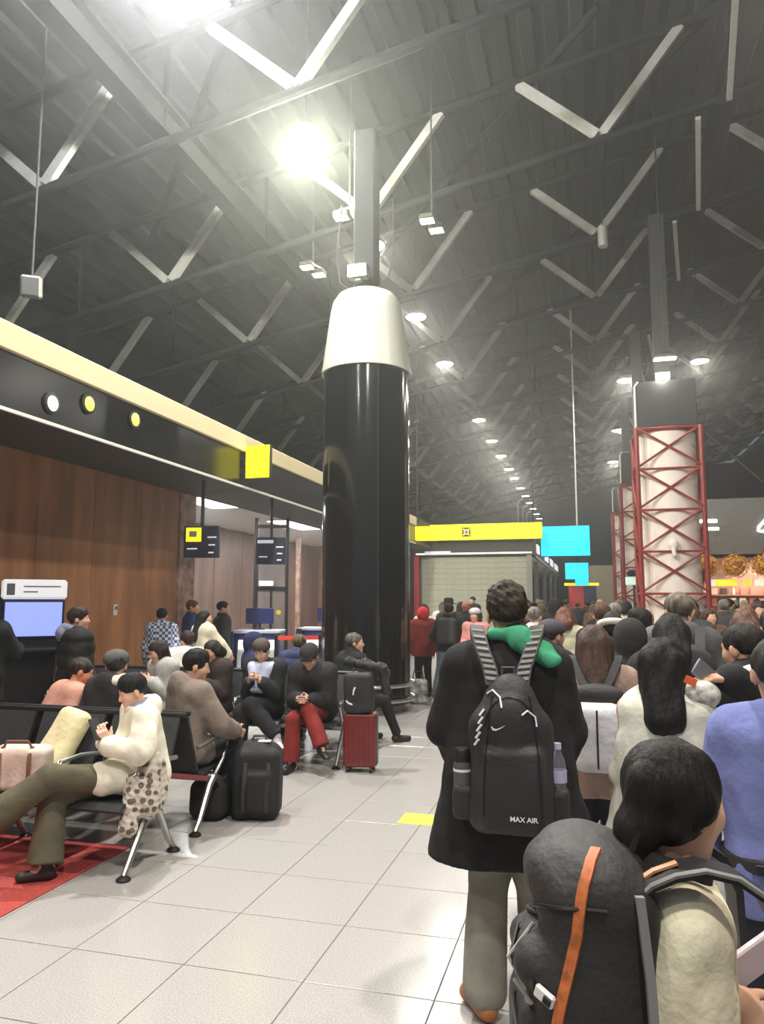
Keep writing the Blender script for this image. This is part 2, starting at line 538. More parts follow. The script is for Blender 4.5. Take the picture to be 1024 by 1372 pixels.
        if st == 'pony':
            MB().lathe([(0.028, -0.010), (0.031, 0), (0.028, 0.010)], 12, HP(0, -0.098, 0.016), Rh @ Rx(PI / 2 - 0.6)).build('hair_tie', mat('hair_tie', (70, 66, 62), 0.6), t, 1)
    # coat / shirt
    th = top['th']; wd = top['wide']
    T = SD()
    if top['quilt']: T.disp.append(d_quilt(top['quilt'], 0.013))
    if top['fold']: T.disp.append(d_fold(top['fold'], 16, int(h * 1000) % 97))
    if vox <= 0.0121: T.disp.append(d_fold(0.0022, 48, 31, (1, 1, 0.7)))
    hem = top['hem'] * s
    for n_, sd in (('R', 1), ('L', -1)):
        ch = neck + (J['sh' + n_] - neck) * 0.45 - u * 0.075 * s
        hp = hip + sx * 0.075 * s * sd + V3(0, 0, 0.04)
        T.cap(ch, hp, (0.103 + th) * s * wd, (0.100 + th + top['flare'] * 0.5) * s * wd, k=0.07)
        if pose == 'stand' and hem < 0.9 * s:
            T.cap(hp, V3((0.08 + top['flare'] * 0.6) * s * sd, 0, hem), (0.100 + th + top['flare'] * 0.5) * s * wd, (0.105 + th + top['flare']) * s * wd, k=0.06)
        if pose == 'sit':
            q = top.get('lap', 0.3)
            T.cap(hp, J['hip' + n_] * (1 - q) + J['knee' + n_] * q, (0.10 + th) * s, (0.085 + th) * s, k=0.05)
        am = top['arm']
        T.cap(J['sh' + n_] - sx * sd * 0.015, J['el' + n_], (0.058 + th) * s * am, (0.048 + th) * s * am, k=0.045)
        we = J['wr' + n_] + (J['el' + n_] - J['wr' + n_]) * top.get('cuff', 0.12)
        T.cap(J['el' + n_], we, (0.048 + th) * s * am, (0.034 + th * 0.9) * s * am, k=0.02)
    T.cap(J['shR'] - sx * 0.02, J['shL'] + sx * 0.02, (0.058 + th) * s, k=0.05)
    T.cap(neck - u * 0.08 * s, neck - u * 0.01 * s, 0.085 * s, 0.066 * s, k=0.04)
    cl = top['collar']
    if cl == 'stand': T.tor(neck + u * 0.025 * s, u + fw * 0.25, 0.066 * s, (0.018 + th * 0.35) * s, k=0.03, sq=1.7)
    elif cl == 'shirt': T.tor(neck + u * 0.02 * s, u + fw * 0.3, 0.062 * s, 0.012 * s, k=0.012, sq=1.6)
    elif cl in ('hood', 'fur'):
        T.tor(neck + u * 0.01 * s - fw * 0.03, u + fw * 0.5, 0.085 * s, 0.035 * s, k=0.03)
        T.ell(neck - u * 0.02 * s - fw * 0.105 * s, np.array([0.12, 0.055, 0.085]) * s, k=0.03)
    elif cl == 'up':      # hood worn over the head
        T.ell(HP(0, -0.03, 0.03), np.array([0.108, 0.122, 0.118]) * hs, Rh, k=0.04)
        T.cap(HP(0, -0.05, -0.05), neck, 0.1 * s, 0.09 * s, k=0.05)
        T.ell(HP(0, 0.12, -0.03), np.array([0.075, 0.085, 0.095]) * hs, Rh, k=0, op=-1)
    if pose == 'stand': T.clip((0, 0, -1), -hem)
    else: T.clip((0, 0, -1), -(seat + 0.012))
    nm = top.get('name', 'coat')
    tobj = T.build(nm, cloth(top['c'], top.get('rough', 0.85)), t, vox)
    if cl == 'fur':
        F_ = SD().tor(neck + u * 0.04 * s - fw * 0.02, u + fw * 0.6, 0.10 * s, 0.032 * s)
        F_.disp.append(d_fold(0.008, 70, 5, (1, 1, 1))); F_.build('fur_trim', cloth(top.get('c2', (220, 215, 205))), t, vox)
    # trousers and shoes
    if lower:
        L_ = SD(); lt = legs['th']
        L_.disp.append(d_fold(0.005, 22, 11))
        L_.cap(J['hipR'] + V3(0, 0, 0.04), J['hipL'] + V3(0, 0, 0.04), 0.098 * s, k=0.04)
        for n_ in 'RL':
            L_.cap(J['hip' + n_], J['knee' + n_], (0.088 + lt) * s, (0.060 + lt) * s, k=0.04)
            ad = unit(J['ank' + n_] - J['knee' + n_])
            L_.cap(J['knee' + n_], J['ank' + n_] - ad * 0.02, (0.058 + lt) * s, (0.044 + lt + legs['flare']) * s, k=0.02)
            if pose == 'sit':
                a1 = unit(np.cross(ad, (0.3, 0.2, 0.1))); a2 = np.cross(ad, a1)
                L_.box(J['ank' + n_] + ad * 0.075, (0.11, 0.11, 0.085), np.stack([a1, a2, ad], 1), rad=0.0, k=0, op=-1)
        if pose == 'stand': L_.clip((0, 0, -1), -0.055)
        L_.build('trousers', cloth(legs['c']), t, vox)
        if shoes:
            for n_ in 'RL':
                fd = J['fd' + n_]; a = J['ank' + n_]; upv = J.get('fu' + n_, V3(0, 0, 1.0))
                Sh = SD().cap(a - upv * 0.042 - fd * 0.035 * s, a - upv * 0.052 + fd * 0.145 * s, 0.040 * s, 0.036 * s, k=0.02)
                Sh.cap(a - upv * 0.03 - fd * 0.01, a + upv * 0.012 - fd * 0.01, 0.042 * s, 0.040 * s, k=0.03)
                Sh.clip(-upv, -upv @ a + 0.088)
                Sh.build('shoe', mat('shoe_leather', shoes, 0.5, var=0.08), t, min(vox, 0.012))
    t['_'] = 0
    del t['_']
    P = dict(J=J, HP=HP, HV=HV, Rh=Rh, s=s, neck=neck, u=u, fw=fw, sx=sx, hip=hip, t=t, Rw=Rw, hs=hs)
    return P

def frame_thing(name, label, cat, P, group=None):
    """a thing worn or held: same frame as its wearer, but a top-level object of its own"""
    t = P['t']
    return thing(name, label, cat, tuple(t.location), t.rotation_euler[2], group)

# ================================================================ SETTING
def struct(o):
    o['kind'] = 'structure'
    return o

ordn = ['nearest', 'second nearest', 'third nearest', 'fourth nearest', 'fifth nearest', 'sixth nearest', 'seventh nearest', 'eighth nearest',
        'ninth nearest', 'tenth nearest', 'eleventh nearest', 'twelfth nearest', 'thirteenth nearest', 'fourteenth nearest', 'fifteenth nearest', 'farthest']

# floor: slab, tiles one by one near the camera, the rest joined
M_TILE = mat('granite_tile', (168, 164, 160), 0.16, var=0.10, scale=130, bump=0.02, bscale=200, c2=(184, 180, 176), spec=0.5)
M_JOINT = mat('tile_joint', (112, 108, 104), 0.8)
floor = struct(MB().box((-1, 38, -0.054), (34, 90, 0.10)).build('floor', M_JOINT))
tile_me = None
rest = MB(); tiles = []
for i in range(-14, 16):
    for j in range(-3, 60):
        x = -1.29 + 0.6 * i + 0.3; y = 3.35 + 0.6 * j + 0.3
        d = math.hypot(x, y)
        fx = x * 0.964 + y * 0.2656; fy = -x * 0.2656 + y * 0.964
        hidden = x < -3.5 and y < 5
        vis = fy > 1.0 and abs(fx) < 0.56 * fy + 0.7 and x < 0.9 and not hidden
        tiles.append((0 if vis else 1, d, x, y))
tiles.sort()
for n_, (vv, d, x, y) in enumerate(tiles):
    if n_ < 285 and vv == 0:
        if tile_me is None:
            o = MB().box((0, 0, -0.005), (0.594, 0.594, 0.010), ch=0.0012).build('tile', M_TILE, floor); tile_me = o.data
        else:
            o = link('tile', tile_me, None, floor)
        o.location = (x, y, 0)
    else:
        rest.box((x, y, -0.005), (0.594, 0.594, 0.010))
r_ = rest.build('tile_field', M_TILE, floor); r_['kind'] = 'stuff'

carpet = MB().box((-5.6, 3.1, 0.004), (4.98, 3.3, 0.008), ch=0.003).build('carpet', mat('red_carpet', (178, 72, 66), 0.95, var=0.14, scale=90, bump=0.5, bscale=220))
tag(carpet, 'red carpet laid under the front row of airport seats', 'carpet')
fs = MB().box((-1.34, 5.93, 0.001), (0.27, 0.28, 0.002)).build('floor_sticker', mat('yellow_vinyl', (238, 228, 60), 0.5))
tag(fs, 'square yellow sticker on the grey floor tiles', 'sticker')
fs2 = MB().box((-0.52, 2.80, 0.001), (0.10, 0.07, 0.002)).build('floor_sticker', mat('white_vinyl', (240, 240, 236), 0.4))
tag(fs2, 'small white sticker on the floor near the front edge', 'sticker')

# ceiling deck (pitched, ribbed) and outer walls
def zb(x): return 11.0 + 0.2 * (x - 0.5)
M_DECK = mat('dark_deck', (31, 30, 29), 0.7, var=0.12, scale=1.2)
cv, cf = [], []
prof = []
x = -15.0
while x < 15.0:
    for dx, dz in ((0, 0), (0.26, 0), (0.30, 0.10), (0.46, 0.10), (0.50, 0)):
        prof.append((x + dx, zb(x + dx) + 2.35 + dz))
    x += 0.5
for px, pz in prof: cv += [(px, -6, pz), (px, 84, pz)]
for i in range(len(prof) - 1): cf.append((2 * i, 2 * i + 1, 2 * i + 3, 2 * i + 2))
ceil = struct(link('ceiling', mesh_np('ceiling', cv, faces=cf), M_DECK))
M_DWALL = mat('dark_wall', (50, 49, 47), 0.8, var=0.08)
struct(MB().box((-15.1, 39, 5.4), (0.2, 90, 10.8)).build('wall_left', M_DWALL))
struct(MB().box((15.1, 39, 8), (0.2, 90, 16)).build('wall_right', M_DWALL))
struct(MB().box((0, 84.1, 8), (30, 0.2, 16)).build('wall_back', M_DWALL))

hz = MB().box((0, 39.5, 7.6), (32, 92, 15.4)).build('haze', None)  # added volume: glow round the lamps and a washed-out look
hm = bpy.data.materials.new('haze'); hm.use_nodes = True
hm.node_tree.nodes.remove(hm.node_tree.nodes['Principled BSDF'])
hv = hm.node_tree.nodes.new('ShaderNodeVolumeScatter')
hv.inputs['Density'].default_value = HAZE; hv.inputs['Anisotropy'].default_value = 0.80
hv.inputs['Color'].default_value = (1, 1, 0.98, 1)
hm.node_tree.links.new(hv.outputs[0], hm.node_tree.nodes['Material Output'].inputs['Volume'])
hz.data.materials.append(hm)
tag(hz, 'thin bright haze hanging in the air of the hall around the lamps', 'haze', kind='stuff')
# roof trusses: dark chords with pale V struts, one truss every 4.2 m
M_STRUT = mat('pale_strut', (160, 158, 152), 0.55, var=0.05)
M_CHORD = mat('dark_chord', (27, 27, 26), 0.85, spec=0.2)
strut_cache = {}
for k in range(-1, 13):
    y = 14.73 + 4.2 * k
    t = thing('roof_truss', 'dark slanting roof truss with pale V struts, %s across the hall' % ordn[k + 1], 'truss', (0, y, 0), 0, 'roof trusses')
    def chord(name, x0, x1, dz, r):
        key = (name, x0)
        if key in strut_cache:
            link(name, strut_cache[key], None, t); return
        o = MB().tube([(x0, 0, zb(x0) + dz), (x1, 0, zb(x1) + dz)], r, 8).build(name, M_CHORD, t, 1); strut_cache[key] = o.data
    chord('bottom_chord', -14.9, 14.9, -0.08, 0.085)
    chord('top_chord', -14.9, 14.9, 1.80, 0.10)
    for j in range(-3, 3):
        X = 0.5 + 4.85 * j
        for sd in (-1, 1):
            key = ('s', j, sd)
            if key in strut_cache: link('strut', strut_cache[key], None, t); continue
            X2 = X + sd * 1.6
            o = MB().bar((X + 0.05 * sd, 0, zb(X) + 0.03), (X2, 0, zb(X2) + 1.74), 0.13, 0.18).build('strut', M_STRUT, t); strut_cache[key] = o.data
            X3 = X + sd * 2.42
            key2 = ('d', j, sd)
    for j in range(-3, 2):
        X = 0.5 + 4.85 * (j + 0.5)
        key = ('k', j)
        if key in strut_cache: link('hanger', strut_cache[key], None, t); continue
        o = MB().bar((X, 0, zb(X)), (X, 0, zb(X) + 1.75), 0.07, 0.07, (0, 1, 0)).build('hanger', M_CHORD, t); strut_cache[key] = o.data
# beams running along the hall with pale lacing
for n_, (X, lab) in enumerate(((2.98, 'deep dark roof beam running along the hall above the queue'), (-6.8, 'deep dark roof beam running along the hall above the fascia'),
                               (7.9, 'deep dark roof beam running along the hall over the food counter'))):
    z = zb(X) - 0.05
    t = thing('roof_beam', lab, 'beam', (X, 0, z), 0)
    b = MB()
    b.box((0, 35, 0.62), (0.34, 80, 0.05)).box((0, 35, 0.1), (0.34, 80, 0.05)).box((0, 35, 0.36), (0.05, 80, 0.5))
    b.build('girder', M_CHORD, t)
    lace = None
    for k in range(0, 13 if n_ == 0 else 0):
        y = 10.5 + 4.2 * k
        if lace is None:
            o = MB().bar((-0.62, 0.1, -0.35), (-0.10, 4.0, -0.25), 0.10, 0.07).build('lacing_bar', M_STRUT, t); lace = o.data
        else: o = link('lacing_bar', lace, None, t)
        o.location = (0, y, 0)
for n_, (p, q, lab) in enumerate((((-5.5, 20.0), (0.53, 13.64), 'dark diagonal roof brace crossing above the black column'),
                             ((-5.5, 28.4), (0.53, 22.0), 'dark diagonal roof brace over the middle of the hall'),
                             ((-10.4, 15.8), (-4.4, 9.4), 'dark diagonal roof brace at the upper left'),
                             ((5.4, 11.6), (0.5, 17.6), 'dark diagonal roof brace above the queue at upper right'))):
    b = MB().tube([(p[0], p[1], zb(p[0]) + 1.95), (q[0], q[1], zb(q[0]) + 1.95)], 0.09, 8).build('roof_brace', M_CHORD, None, 1)
    tag(b, lab, 'brace')

# ---------------------------------------------------------------- lamps
M_LAMP = mat('lamp_glow', (255, 252, 240), 0.5, emit=14.0)
M_LAMPY = mat('lamp_glow_warm', (255, 246, 205), 0.5, emit=9.0)
def light(name, kind, loc, W, size, parent, col=(1, 0.95, 0.86)):
    d = bpy.data.lights.new(name, kind)
    d.energy = W; d.color = col
    if kind == 'AREA': d.shape = 'DISK'; d.size = size
    else: d.shadow_soft_size = size
    o = bpy.data.objects.new(name, d); COL.objects.link(o); o.location = loc; o.parent = parent
    return o
lamp_c = {}
def round_lamp(x, y, z, label, group, W, flood=False, col=(1, 0.95, 0.86)):
    t = thing('ceiling_lamp', label, 'lamp', (x, y, z), 0, group)
    top = zb(x) + 2.355 - z
    if 'h' not in lamp_c:
        o = MB().lathe([(0.06, 0.20), (0.20, 0.16), (0.30, 0.06), (0.31, 0.0), (0.29, 0.0)], 20).build('housing', M_DARKMET, t, 1); lamp_c['h'] = o.data
        o = MB().lathe([(0.28, 0.012), (0.28, -0.01), (0.10, -0.03)], 20).build('diffuser', M_LAMP, t, 1); lamp_c['d'] = o.data
    else:
        link('housing', lamp_c['h'], None, t); link('diffuser', lamp_c['d'], None, t)
    MB().tube([(0, 0, 0.18), (0, 0, max(0.3, top))], 0.014, 6).build('hanging_rod', M_DARKMET, t)
    if flood: light('flood_light', 'POINT', (0, 0, -0.30), W, 0.16, t, col)
    elif W: light('lamp_light', 'AREA', (0, 0, -0.05), W, 0.5, t, col)
    return t
k = 0
for i, y in enumerate((-5.7, -1.4, 2.85, 7.1, 11.35, 15.5, 19.97, 24.39, 32.7, 37.28, 41.4, 45.8, 49.4, 53.9, 58.2, 62.4, 66.6, 70.8, 75.0)):
    if y < 8: lab = 'round hall lamp above and behind the camera, left row, %s' % ['first', 'second', 'third', 'just over the top edge'][i]
    elif i == 4: lab = 'brightest round floodlight hanging left above the black column'
    else:
        lab = 'round white ceiling lamp in the long row beyond the column, %s in that row' % ordn[i - 5]
    round_lamp(-4.5, y, 9.7, lab, 'round lamps in the left row', (FLOOD_W * (1.7 if i == 3 else 1.0) if i in (3, 4) else LAMP_W if i < 13 else 0), flood=i in (3, 4),
               col=(0.97, 0.97, 1.0) if i == 3 else (0.97, 1.0, 0.80) if i == 4 else (1, 0.95, 0.86))
for i, (x, y) in enumerate(((1.54, 28.06), (3.86, 26.38), (1.5, 3.5), (3.9, 9.0), (1.5, -2.0), (1.6, 36.5), (1.6, 45.0), (8.5, 22.0))):
    lab = ['round yellowish lamp hanging left of the red lattice tower head', 'round yellowish lamp hanging right of the red lattice tower head',
           'round lamp over the queue, above the frame', 'round lamp right over the queue, above the frame', 'round lamp behind the camera on the right',
           'round lamp beside the second lattice tower', 'round lamp beside the third lattice tower', 'round lamp high on the right over the food counter'][i]
    round_lamp(x, y, 9.7, lab, 'round lamps in the right row', LAMP_W * (1.15 if i not in (2, 4) else 2.3))  # unseen lamps added above and behind the view, two boosted for near figures
def spot_pair(x, y, z, label, d, W=0):
    t = thing('spotlight_pair', label, 'spotlight', (x, y, z), 0, 'twin spotlights')
    MB().bar((-d[0] / 2 - .05, -d[1] / 2, 0.16), (d[0] / 2 + .05, d[1] / 2, 0.16), 0.05, 0.05).build('bracket', M_DARKMET, t)
    MB().tube([(0, 0, 0.16), (0, 0, zb(x) - z + 2.355)], 0.02, 6).build('drop_rod', M_DARKMET, t)
    for sd in (-1, 1):
        c = (sd * d[0] / 2, sd * d[1] / 2, 0)
        o = MB().box((c[0], c[1], 0.07), (0.30, 0.24, 0.12), ch=0.03).build('lamp_head', M_DARKMET, t)
        MB().box((c[0], c[1], 0.005), (0.26, 0.20, 0.02), ch=0.004).build('lens', M_LAMPY, o)
spot_pair(-4.19, 12.88, 9.0, 'twin spotlights hanging straight above the black column', (0.36, -0.05))
spot_pair(-2.75, 13.68, 9.0, 'twin spotlights hanging to the upper right of the black column', (0.10, 0.42))
spot_pair(-5.73, 14.98, 9.0, 'twin spotlights hanging to the upper left of the black column', (0.12, 0.44))

t = thing('ceiling_speaker', 'small pale cylinder speaker hanging under the roof above the queue', 'speaker', (0.60, 18.0, 10.2))
MB().lathe([(0.11, 0), (0.12, 0.03), (0.12, 0.5), (0.05, 0.54)], 16).build('can', mat('pale_can', (150, 148, 140), 0.5), t, 1)
MB().tube([(0, 0, 0.5), (0, 0, zb(0.6) + 2.355 - 10.2)], 0.015, 6).build('drop_rod', M_DARKMET, t)
t = thing('roof_speaker', 'pale box speaker hanging in the dark roof at the far left', 'speaker', (-8.29, 9.36, 6.58), 0.6)
MB().box((0, 0, 0), (0.30, 0.26, 0.34), R=Rx(0.3), ch=0.03).build('cabinet', mat('pale_can', (150, 148, 140), 0.5), t)
MB().box((0, -0.14, -0.04), (0.24, 0.01, 0.26), R=Rx(0.3)).build('grille', mat('grille', (96, 95, 90), 0.7), t)
MB().tube([(0, 0, 0.15), (0, 0, zb(-8.29) + 2.355 - 6.58)], 0.02, 6).build('drop_rod', M_DARKMET, t)

# tall thin lamp posts behind the yellow sign
for i, y in enumerate((58.2, 62.4, 66.6)):
    t = thing('lamp_post', 'thin pale lamp post rising behind the yellow sign, %s of three' % ['nearest', 'middle', 'farthest'][i], 'post', (-4.5, y, 0), 0, 'posts behind the yellow sign')
    MB().tube([(-0.6, 0, 0), (-0.6, 0, 9.0), (-0.5, 0, 9.35), (-0.2, 0, 9.45)], 0.07, 8).build('pole', mat('pale_pole', (190, 190, 180), 0.5), t, 1)
    MB().lathe([(0.22, 0), (0.2, 0.04), (0.03, 0.05)], 10).build('base_plate', M_DARKMET, t).location = (-0.6, 0, 0)

# ---------------------------------------------------------------- black column with white cone
t = thing('column', 'huge glossy black round column with a white cone cap and steel rails', 'column', (-3.42, 11.45, 0))
M_GLOSS = mat('gloss_black', (20, 20, 21), 0.13, spec=0.6, var=0.05, scale=0.6)
MB().lathe([(0.70, 0.12), (0.70, 5.55)], 56).build('shaft', M_GLOSS, t, 1)
for k in range(4):
    a = k * PI / 2 + 0.55
    MB().bar((0.702 * math.cos(a), 0.702 * math.sin(a), 0.5), (0.702 * math.cos(a), 0.702 * math.sin(a), 5.4), 0.02, 0.006, (math.cos(a), math.sin(a), 0)).build('seam_strip', mat('seam', (70, 70, 70), 0.25, 0.6), t)
M_CONE = mat('white_shade', (186, 186, 170), 0.35)
MB().lathe([(0.74, 5.36), (0.735, 5.40), (0.60, 6.40), (0.56, 6.58), (0.48, 6.70), (0.34, 6.77), (0.16, 6.79)], 56).build('cone_cap', M_CONE, t, 1)
MB().lathe([(0.62, 0.0), (0.62, 0.13)], 40).build('plinth', mat('grey_plinth', (140, 138, 132), 0.6, var=0.1), t, 1)
for z in (0.20, 0.42):
    MB().tube([(0.77 * math.cos(2 * PI * i / 48), 0.77 * math.sin(2 * PI * i / 48), z) for i in range(48)], 0.028, 8, True).build('guard_rail', M_STEEL, t, 1)
br = MB()
for i in range(8):
    a = 2 * PI * i / 8
    for z in (0.20, 0.42): br.tube([(0.69 * math.cos(a), 0.69 * math.sin(a), z), (0.77 * math.cos(a), 0.77 * math.sin(a), z)], 0.012, 6)
br.build('rail_bracket', M_STEEL, t)
MB().box((0, 0, 8.2), (0.36, 0.36, 2.85), ch=0.02).build('neck', mat('pale_neck', (30, 30, 28), 0.8), t)
for sd in (-1, 1):
    MB().tube([(0.2 * sd, -0.15, 6.78), (0.42 * sd, -0.15, 6.95), (0.50 * sd, -0.1, 7.4), (0.45 * sd, 0, 8.4)], 0.014, 6).build('cable', M_DARKMET, t, 1)
tl = thing('column_lamp', 'white lamp box standing on top of the white cone cap', 'lamp', (-3.42, 11.0, 6.82))
MB().box((0, 0, 0.14), (0.34, 0.2, 0.22), ch=0.02).build('housing', M_DARKMET, tl)
MB().box((0, -0.108, 0.12), (0.30, 0.02, 0.18), ch=0.004).build('lens', M_LAMP, tl)
MB().box((0, 0, 0.01), (0.1, 0.1, 0.06)).build('foot', M_DARKMET, tl)
light('lens_light', 'POINT', (0.0, -0.42, 0.12), 40, 0.08, tl, (1, 1, 0.85))

# ---------------------------------------------------------------- left building: fascia, wood wall, recess
M_WOOD = mat('brown_veneer', (190, 132, 92), 0.38, var=0.22, scale=2.2, bump=0.04, bscale=14, stretch=(1.6, 1.6, 0.25), c2=(196, 136, 94))
M_SOFF = mat('dark_soffit', (40, 39, 38), 0.5)
struct(MB().box((-5.52, 12.0, 3.865), (0.10, 24, 0.57)).build('trim_1', mat('fascia_black', (24, 24, 24), 0.22, spec=0.4)))
struct(MB().box((-5.50, 12.0, 4.285), (0.16, 24, 0.28), ch=0.01).build('trim_2', mat('cream_band', (238, 220, 176), 0.55)))
struct(MB().box((-5.46, 12.0, 3.56), (0.03, 24, 0.035)).build('trim_3', mat('white_line', (236, 234, 226), 0.5)))
struct(MB().box((-6.22, 5.85, 3.64), (1.3, 11.7, 0.12)).build('trim_4', M_SOFF))
struct(MB().box((-6.22, 19.3, 3.64), (1.3, 15.3, 0.12)).build('trim_5', M_SOFF))
struct(MB().box((-10.3, 13.5, 4.46), (9.4, 27, 0.08)).build('trim_6', M_SOFF))
wl = MB().box((-7.06, 5.85, 1.85), (0.08, 11.75, 3.7)).build('wall_wood', mat('panel_gap', (40, 27, 20), 0.8)); struct(wl)
p_me = None
for i in range(10):
    o = MB().box((-7.0, 0.58 + 1.175 * i, 1.84), (0.05, 1.165, 3.66), ch=0.004).build('panel', M_WOOD, wl)
struct(MB().box((-7.03, 12.05, 1.85), (0.14, 0.55, 3.7), ch=0.01).build('wall_end', mat('pink_stone', (176, 140, 122), 0.45, var=0.22, scale=6)))
struct(MB().box((-8.9, 19.4, 3.78), (4.0, 15.0, 0.10)).build('ceiling_recess', mat('white_ceiling', (214, 206, 196), 0.7)))
wr_ = struct(MB().box((-10.06, 19.6, 1.85), (0.08, 15.6, 3.7)).build('wall_recess', mat('panel_gap', (40, 27, 20), 0.8)))
for i in range(9):
    MB().box((-10.0, 12.7 + 1.72 * i, 1.86), (0.05, 1.70, 3.66), ch=0.004).build('panel', mat('grey_veneer', (132, 106, 94), 0.4, var=0.12, scale=2.2, stretch=(1.6, 1.6, 0.25)), wr_)
struct(MB().box((-8.4, 27.05, 1.85), (3.4, 0.1, 3.7)).build('wall_recess_end', M_WOOD))
for i, (y, ln) in enumerate(((13.8, 1.7), (18.6, 2.4), (23.5, 2.4))):
    t = thing('ceiling_panel_light', 'long white light panel in the recess ceiling, %s the camera' % ['nearest', 'farther from', 'farthest from'][i], 'ceiling light', (-7.55, y, 3.72))
    MB().box((0, 0, 0), (0.66, ln, 0.05), ch=0.01).build('frame', M_WHITE, t)
    MB().box((0, 0, -0.03), (0.58, ln - 0.08, 0.02)).build('diffuser', mat('panel_glow', (250, 250, 255), 0.5, emit=5.0), t)
    d = light('panel_light', 'AREA', (0, 0, -0.08), 130, 0.9, t, (0.95, 0.97, 1))
# glowing discs added on the gloss fascia to imitate lamp reflections
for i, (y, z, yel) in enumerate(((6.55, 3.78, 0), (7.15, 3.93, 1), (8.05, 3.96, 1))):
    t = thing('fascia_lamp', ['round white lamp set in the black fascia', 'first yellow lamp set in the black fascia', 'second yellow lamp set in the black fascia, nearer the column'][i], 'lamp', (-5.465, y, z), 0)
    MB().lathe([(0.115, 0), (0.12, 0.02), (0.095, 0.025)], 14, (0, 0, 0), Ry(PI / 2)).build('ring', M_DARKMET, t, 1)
    MB().lathe([(0.095, 0.018), (0.07, 0.034), (0.0001, 0.036)], 14, (0, 0, 0), Ry(PI / 2)).build('lens', mat('lens_%d' % yel, (255, 238, 90) if yel else (250, 250, 250), 0.4, emit=1.5), t, 1)  # ring and lens only shape the imitated reflection
# yellow sign on the fascia
M_YEL = mat('yellow_sign', (250, 240, 10), 0.5, emit=0.85)
t = thing('fascia_sign', 'plain square yellow lit sign projecting from the black fascia', 'sign', (-5.2, 11.2, 3.72))
MB().box((0, 0, 0.25), (0.44, 0.09, 0.56), ch=0.01).build('case', M_BLACKPL, t)
MB().box((0, -0.05, 0.25), (0.42, 0.012, 0.54)).build('face', M_YEL, t)
MB().box((-0.24, 0, 0.25), (0.06, 0.05, 0.1)).build('bracket', M_DARKMET, t)
# intercom plate on the wood wall
t = thing('wall_plate', 'small white intercom plate on the brown wood wall', 'intercom', (-6.972, 9.98, 1.50))
MB().box((0.006, 0, 0.05), (0.02, 0.09, 0.17), ch=0.005).build('plate', M_WHITE, t)
MB().box((0.02, 0, 0.08), (0.01, 0.05, 0.05)).build('speaker', mat('grey_dot', (120, 116, 112), 0.6), t)

# ---------------------------------------------------------------- charging kiosk
t = thing('kiosk', 'black self service kiosk with white header and blue screen by the wood wall', 'kiosk', (-6.62, 7.75, 0), math.radians(48))
MB().box((0, 0.05, 0.03), (0.78, 0.5, 0.06), ch=0.015).build('base', M_BLACKPL, t)
MB().box((0, 0.08, 0.95), (0.76, 0.26, 1.78), ch=0.02).build('body', M_BLACKPL, t)
o = MB().box((0.04, -0.07, 1.83), (0.74, 0.06, 0.24), ch=0.028).build('header', mat('lit_white', (235, 235, 238), 0.4, emit=0.55), t)
for k, (z, w, x0) in enumerate(((1.865, 0.42, 0.12), (1.80, 0.16, -0.01))):
    MB().box((x0, -0.102, z), (w, 0.004, 0.018)).build('text_line', mat('grey_print', (150, 150, 155), 0.6), o)
MB().box((-0.23, -0.102, 1.83), (0.09, 0.004, 0.14), ch=0.001).build('print_block', mat('grey_print2', (110, 110, 115), 0.6), o)
MB().box((0.04, -0.065, 1.47), (0.70, 0.03, 0.46), ch=0.008).build('screen_frame', mat('navy_frame', (30, 32, 60), 0.4), t)
MB().box((0.04, -0.084, 1.47), (0.64, 0.01, 0.41)).build('screen', mat('blue_screen', (146, 164, 255), 0.3, emit=0.9), t)
sh = MB().box((0.02, -0.15, 1.12), (0.7, 0.22, 0.05), R=Rx(0.2), ch=0.01).build('shelf', M_BLACKPL, t)
for x in (-0.28, 0.3):
    MB().tube([(x, -0.05, 1.05), (x, -0.22, 0.95), (x, -0.10, 0.72)], 0.014, 6).build('shelf_arm', M_STEEL, t, 1)

# ---------------------------------------------------------------- hanging counter screens, counters, barrier, door screen
M_NAVY = mat('navy_panel', (38, 44, 82), 0.45)
M_TXT = mat('white_print', (225, 228, 240), 0.5, emit=0.4)
def counter_screen(x, y, label, yellow):
    t = thing('hanging_screen', label, 'screen', (x, y, 2.355), math.radians(12), 'screens over the counters')
    o = MB().box((0, 0, 0.25), (0.56, 0.09, 0.50), ch=0.01).build('case', mat('screen_case', (34, 36, 48), 0.4, emit=0.05, ecol=(60, 66, 110)), t)
    if yellow:
        MB().box((-0.12, -0.048, 0.36), (0.24, 0.008, 0.22)).build('yellow_field', M_YEL, o)
        MB().box((-0.13, -0.053, 0.37), (0.12, 0.004, 0.09)).build('pictogram', mat('grey_print', (150, 150, 155), 0.6), o)
    else:
        MB().box((-0.1, -0.048, 0.42), (0.3, 0.006, 0.06)).build('title_line', M_TXT, o)
    for k, (x0, z0, w) in enumerate(((0.17, 0.32, 0.14), (0.17, 0.20, 0.10), (-0.14, 0.14, 0.16), (0.16, 0.08, 0.08))):
        MB().box((x0, -0.048, z0), (w, 0.006, 0.022)).build('text_line', M_TXT, o)
    MB().tube([(0, 0, 0.5), (0, 0, 1.24)], 0.03, 8).build('drop_pole', M_DARKMET, t)
counter_screen(-5.82, 10.5, 'hanging navy screen with a yellow field over the service desk', True)
counter_screen(-5.66, 12.8, 'smaller hanging navy screen near the black column', False)
